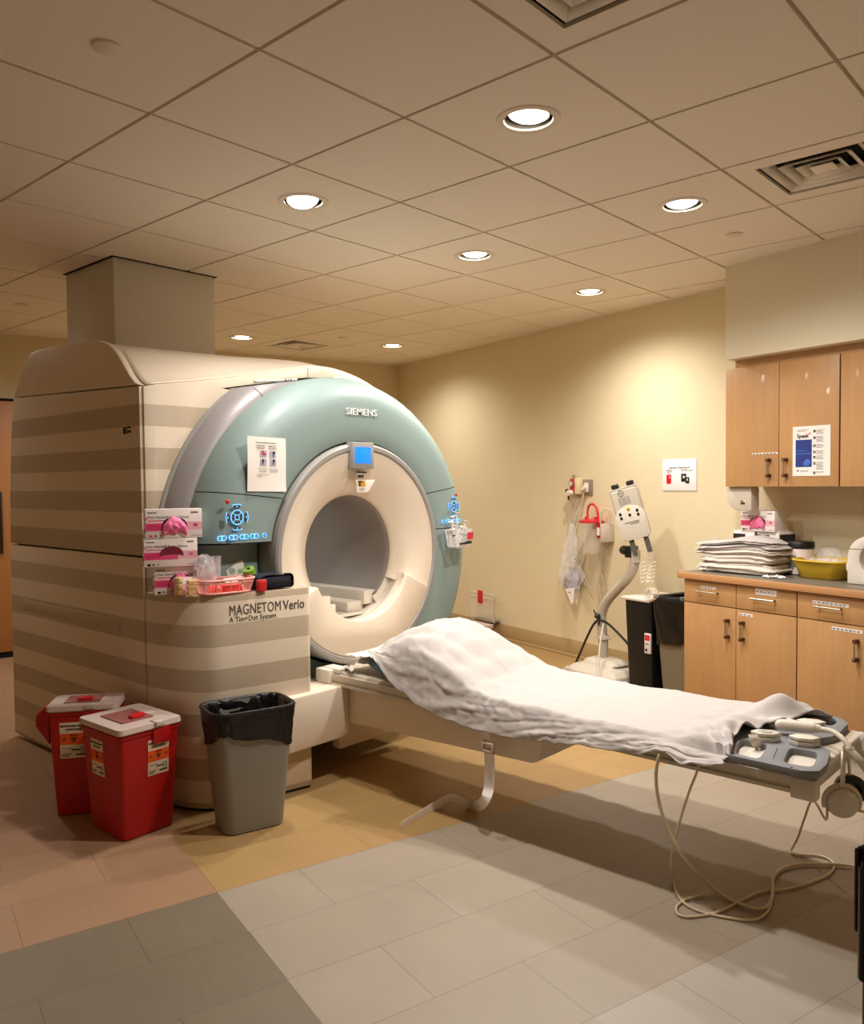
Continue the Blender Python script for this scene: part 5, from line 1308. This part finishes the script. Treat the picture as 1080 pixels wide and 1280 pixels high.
b1, p1_ = base_cab('double base cabinet at the left end of the counter, next to the grey bin', 4.364, [.366, .373], 'rl')
handle_h(.105, .255, .764, -.020, p1_[0][0]); handle_h(.474, .624, .763, -.020, p1_[1][0])
strip(.122, .222, .782, .796, -.020, p1_[0][0], crumple=2); strip(.49, .62, .785, .822, -.020, p1_[1][0], crumple=3)
strip(.386, .474, .656, .672, -.020, p1_[1][1])
b2_, p2_ = base_cab('base cabinet at the right edge of the photo under the yellow basin', 5.106, [.375, .375], 'rl')
handle_h(.112, .254, .765, -.020, p2_[0][0]); strip(.086, .28, .776, .793, -.020, p2_[0][0], crumple=2); strip(.192, .35, .655, .672, -.020, p2_[0][1])
handle_h(.487, .63, .765, -.020, p2_[1][0])
wt = wthing('worktop', 'grey laminate counter top with a maple front edge across the base cabinets', 'counter', 4.34, .0, .835)
MB().box(0, 1.9, -.630, -.005, 0, .034, b=.001).build('slab', COUNTER, wt)
MB().box(0, 1.9, -.648, -.628, -.003, .0345, b=.004).build('front_edge', WOODT, wt)
MB().box(-.004, .002, -.648, -.005, -.003, .0345, b=.001).build('end_edge', WOODT, wt)

# ------------------------------------------------------------------ things on the counter (z = .87)
CT = .8705
def cpos(x, y, t, z=CT):                        # place on the counter where the photo shows it, t metres off the wall
    s, _ = ats(x, y, t); return s
# folded sheets
LS = ['lowest folded white sheet of the pile on the counter', 'second folded white sheet from the bottom of the counter pile', 'folded white sheet in the middle of the counter pile',
      'second folded white sheet from the top of the counter pile', 'topmost folded white sheet of the pile on the counter']
sc0 = cpos(931, 700, .37)
hz = [.064, .060, .036, .030, .024]; z = CT
for k in range(5):
    h = hz[k]; ww, dd = (.50, .47, .52, .50, .48)[k], .26
    zt = z; sd = k * 3.7
    def fs(u, v, h=h, ww=ww, zt=zt, sd=sd, k=k):
        a = 2 * PI * u; b_ = PI * (v - .5)
        cx = math.copysign(abs(math.cos(a)) ** .28, math.cos(a)); cy = math.copysign(abs(math.sin(a)) ** .28, math.sin(a))
        rr_ = max(0, math.cos(b_)) ** (.24 if k < 2 else .16)
        x = ww / 2 * cx * rr_; y = .135 * cy * rr_
        lim = .5 + .5 * math.sin(b_)
        z = h * lim
        fl_ = .5 * (1 - math.cos(min(1, max(0, (x / ww + .5))) * 2 * PI))
        hgt = (zt - CT + z) / .2
        z += .006 * fl_ * lim + hgt * (.016 * math.sin(x * 9 + .6 + y * 4) - .030 * max(0, x + .02) + .012 * noise.noise(Vector((x * 5, y * 6, 3))))
        n_ = .011 * noise.noise(Vector((x * 7 + sd, y * 9, z * 30))) + .005 * noise.noise(Vector((x * 30, y * 30 + sd, z * 60)))
        crv = .006 * math.sin(lim * 15 + x * 6 + sd) * rr_
        if x < -.12: n_ += .018 * min(1, (-.12 - x) / .08) * noise.noise(Vector((y * 22, lim * 9 + sd, x * 30)))
        return (x + n_ + crv, y + n_ - crv, max(.0005 if k == 0 else -.004, z + .7 * n_))
    p = W(sc0 + (.0, .005, -.012, -.004, -.02)[k], .37, zt)
    o = MB().grid(fs, 90, 26).build('folded_sheet', LINEN2 if k < 3 else LINEN, smooth=70)
    o.location = p; o.rotation_euler = (0, 0, TH + R((6, 5, 3, 5, 2)[k])); MW[o.name] = Matrix.Translation(p)
    tag(o, LS[k], 'folded sheet', 'folded sheets on the counter')
    z += h * .88
# crumpled wrapper
cs = cpos(967, 716, .50)
def crump(u, v): return ((u - .5) * .11 * (1 + .3 * noise.noise(Vector((u * 5, v * 5, 1)))), (v - .5) * .05, .003 + .016 * abs(noise.noise(Vector((u * 8, v * 8, 3)))) + .008 * math.sin(PI * u) * math.sin(PI * v))
o = MB().grid(crump, 26, 16).build('crumpled_wrapper', mat('silvery film', (206, 206, 206), .2, alpha=.85, metal=.3), smooth=40)
o.location = W(cs, .50, CT); o.rotation_euler = (0, 0, TH + .3); MW[o.name] = Matrix.Translation(o.location)
tag(o, 'small crumpled silvery wrapper at the front of the counter by the folded sheets', 'wrapper')
# boxes behind the sheets
for k, (x, l) in enumerate(((942, 'left black and white syringe carton under the counter glove box'), (972, 'right black and white syringe carton under the counter glove box'))):
    s = cpos(x, 670, .12)
    t = wthing('syringe_carton', l, 'carton', s, .13, CT, R(-4), 'cartons under the glove box')
    MB().box(-.078, .078, -.08, .08, 0, .235, b=.002).build('body', CARTON, t)
    m = MB(); m.box(-.0785, .012, -.081, -.079, .02, .215, mi=0); m.box(.076, .0788, -.07, .07, .01, .22, mi=0)
    m.box(-.06, -.03, -.0816, -.081, .10, .19, mi=2); m.box(-.022, -.002, -.0816, -.081, .10, .19, mi=2); m.box(-.06, -.0, -.0816, -.081, .06, .08, mi=3)
    m.lathe([(.010, -.0012), (.016, -.0012), (.016, 0), (.010, 0), (.010, -.0012)], 18, M=Matrix.Translation((.045, -.0802, .180)) @ Matrix.Rotation(R(-90), 4, 'X'), mi=1)
    for j in range(5): m.box(.030 + .006 * (j % 2), .062 - .006 * (j % 3), -.0812, -.08, .065 + .016 * j, .071 + .016 * j, mi=1)
    m.build('print', [mat('carton black', (34, 36, 40), .5), INKK, mat('carton green grey', (70, 82, 84), .5), INK], t)
s = cpos(937, 655, .13)
gb = glove_box('pink printed glove box on two black and white cartons on the counter', W(s - .0, .215, CT + .2355), TH + R(-4), w=.245, h=.125, dpt=.10, glove=4, group='', size_col=1)
if 'group' in gb: del gb['group']
# white canister with black lid
s = cpos(1001, 690, .20)
t = wthing('wipe_canister', 'white wipe canister with a black lid behind the yellow basin', 'canister', s, .20, CT)
MB().lathe([(0, 0), (.068, 0), (.072, .005), (.072, .145), (.066, .15), (0, .15)], 32).build('body', CARTON, t)
MB().lathe([(.064, .15), (.074, .152), (.074, .182), (.070, .188), (0, .188)], 32).build('lid', BLACK, t)
m = MB()
for k in range(9):
    a = R(-150 + 9 * k); m.box(-.010, .010, -.001, 0, .03 + .014 * (k % 3), .05 + .02 * (k % 4), M=Matrix.Rotation(a + R(90), 4, 'Z') @ Matrix.Translation((0, -.0722, 0)))
m.box(-.014, .014, -.0012, 0, .095, .118, M=Matrix.Rotation(R(-35), 4, 'Z') @ Matrix.Translation((0, -.0722, 0)))
m.build('print', INK, t)
# clear bag and yellow basin
s = cpos(1030, 690, .17)
t = wthing('clear_bag', 'crumpled clear bag behind the yellow basin on the counter', 'bag', s, .12, CT)
MB().grid(bagf(0, 0, .085, .05, .155, 4.0), 28, 18).build('film', FILM, t)
s = cpos(1033, 705, .27)
t = wthing('yellow_basin', 'yellow plastic basin on the counter beside the white canister', 'basin', s, .27, CT)
MB().taper(.235, .19, .300, .245, 0, .098, .05, seg=6, open_top=True, thick=.004).build('wall', YELLOW, t)
lip = [(.158 * math.copysign(abs(math.cos(2 * PI * k / 60)) ** .55, math.cos(2 * PI * k / 60)), .130 * math.copysign(abs(math.sin(2 * PI * k / 60)) ** .55, math.sin(2 * PI * k / 60)), .098) for k in range(60)]
MB().tube(lip + [lip[0]], .0065, 8, sub=1).build('lip', YELLOW, t)
m = MB()
for k in range(4): m.grid(bagf(-.06 + .04 * k, .02 * (k % 2), .04, .04, .03, k * 2.1), 16, 10, M=Matrix.Translation((0, 0, .075)))
based(MB()._add(m.bm, MW[t.name]), 'clear_packets', FILM, W(s, .27, CT + .08), 'clear plastic packets filling the yellow basin', 'packets', kind='stuff')
# white arched coil at the right edge
s, z1_ = ats(1078, 690, .33)
t = wthing('head_coil', 'white arched plastic coil standing at the right end of the counter', 'MRI coil', s + .12, .33, CT)
ar = []
for k in range(25):
    a = PI - PI * k / 24; ar.append((.148 * math.cos(a), .145 + .115 * math.sin(a) ** .9))
out = [(-.150, 0)] + [(-.150, .06), (-.158, .075), (-.158, .10), (-.150, .115)] + ar + [(.150, .0)]
inn = [(.085 * math.cos(PI * 2 * k / 24), .135 + .085 * math.sin(PI * 2 * k / 24)) for k in range(24)]
MB().prism(out, -.09, .09, b=.006, holes=[inn], M=XZY(0)).build('shell', WHITE, t)
MB().box(-.168, -.146, -.04, .05, .045, .11, b=.006).build('side_latch', WHITE, t)
MB().box(-.151, .151, -.0915, -.089, .182, .185).build('seam', INK, t)
MB().prism([(x * .99, z * .99 + .001) for x, z in inn], -.02, .02, M=XZY(.05)).build('inner_wall', mat('coil inner', (190, 176, 150), .5), t)
# dispenser and cord under the wall cabinet
s0, _ = ats(908, 620, .33); s1, _ = ats(939, 620, .33)
t = wthing('soap_dispenser', 'grey beige dispenser with rounded corners under the wall cabinet left end', 'dispenser', (s0 + s1) / 2, .27, 1.375)
w_ = (s1 - s0) / 2
Mz = XZY(.0)
poly = [(-w_, 0), (w_, 0), (w_, -.142)] + [(-w_ + .085 - .085 * math.sin(R(a)) , -.142 + .085 - .085 * math.cos(R(a))) for a in range(0, 91, 10)]
MB().prism(poly, -.02, .06, b=.008, M=Mz).build('housing', IVORY, t)
lb = MB().box(.012, .048, -.0612, -.059, -.108, -.078).build('label', LABEL, t); MB().box(.015, .045, -.0625, -.061, -.105, -.092).box(.015, .035, -.0625, -.061, -.089, -.082).build('label_print', BRONZE, lb)
s, _ = ats(945, 618, .26)
t = wthing('lamp_cord', 'short white cord hanging from the wall cabinet behind the counter glove box', 'cord', s, .26, 1.245)
MB().cyl((0, 0, .03), (0, 0, .131), .007, n=10).lathe([(0, 0), (.014, 0), (.013, .015), (.007, .04), (.0, .04)], 14).build('cord', WHITE, t)

# ------------------------------------------------------------------ doors
# brown door jamb at the right edge of the frame, with its black latch
dp = CAM + ray(1067, 1110) * (.80 / ray(1067, 1110).dot(fw))
dr = MB().box(0, .085, 0, .045, 0, ZC - .003, b=.002).build('trim_4', WOODD)
dr['kind'] = 'structure'
pL = CAM + ray(1073, 900) * (.80 / ray(1073, 900).dot(fw)); dr.location = (pL.x + .004, pL.y - .004, 0); dr.rotation_euler = (0, 0, TH + R(-4))
MW[dr.name] = Matrix.Translation(dr.location) @ Matrix.Rotation(TH + R(-4), 4, 'Z')
hd = MB().box(-.003, .05, -.003, .048, .955, 1.055, b=.003).build('door_latch', BLACK, dr)
MB().cyl((.010, -.004, .935), (.010, -.004, 1.045), .010, n=18).cyl((.010, -.004, 1.045), (.010, -.004, 1.05), .008, n=16).box(-.006, .0, -.006, .03, .975, 1.06, b=.003).build('door_handle', mat('satin black', (30, 30, 32), .3), dr)
# brown door in the back wall, left of the scanner
Mb = Matrix.Translation(A0) @ Matrix(((-WN.x, -WD.x, 0, 0), (-WN.y, -WD.y, 0, 0), (0, 0, 1, 0), (0, 0, 0, 1)))
d2 = MB().box(-5.0, -3.62, -.06, -.01, .05, 2.12, b=.003).build('door_1', WOODD); d2.matrix_world = Mb; d2['kind'] = 'structure'; MW[d2.name] = Mb
MB().box(-3.862, -3.842, -.10, -.06, .87, 1.38, b=.004).build('pull_bar', mat('dark bronze', (46, 34, 26), .4), d2)
tr = MB().box(-5.05, -3.56, -.03, .0, 2.13, 2.145, b=.002).box(-5.05, -3.56, -.05, -.0, 0, .045).build('trim_3', DARK); tr.matrix_world = Mb; tr['kind'] = 'structure'

# ------------------------------------------------------------------ light and render settings
w = bpy.data.worlds.new('world'); bpy.context.scene.world = w; w.use_nodes = True
w.node_tree.nodes['Background'].inputs[0].default_value = (1, .85, .65, 1); w.node_tree.nodes['Background'].inputs[1].default_value = 0.0
sc = bpy.context.scene
sc.view_settings.view_transform = 'Standard'; sc.view_settings.look = 'None'; sc.view_settings.gamma = 1.0; sc.view_settings.use_curve_mapping = False
sc.view_settings.exposure = 0.10
sc.cycles.use_denoising = True
sc.cycles.max_bounces = 8; sc.cycles.diffuse_bounces = 5; sc.cycles.glossy_bounces = 4; sc.cycles.transmission_bounces = 6; sc.cycles.transparent_max_bounces = 12
sc.cycles.sample_clamp_indirect = 6.0; sc.cycles.caustics_reflective = False; sc.cycles.caustics_refractive = False
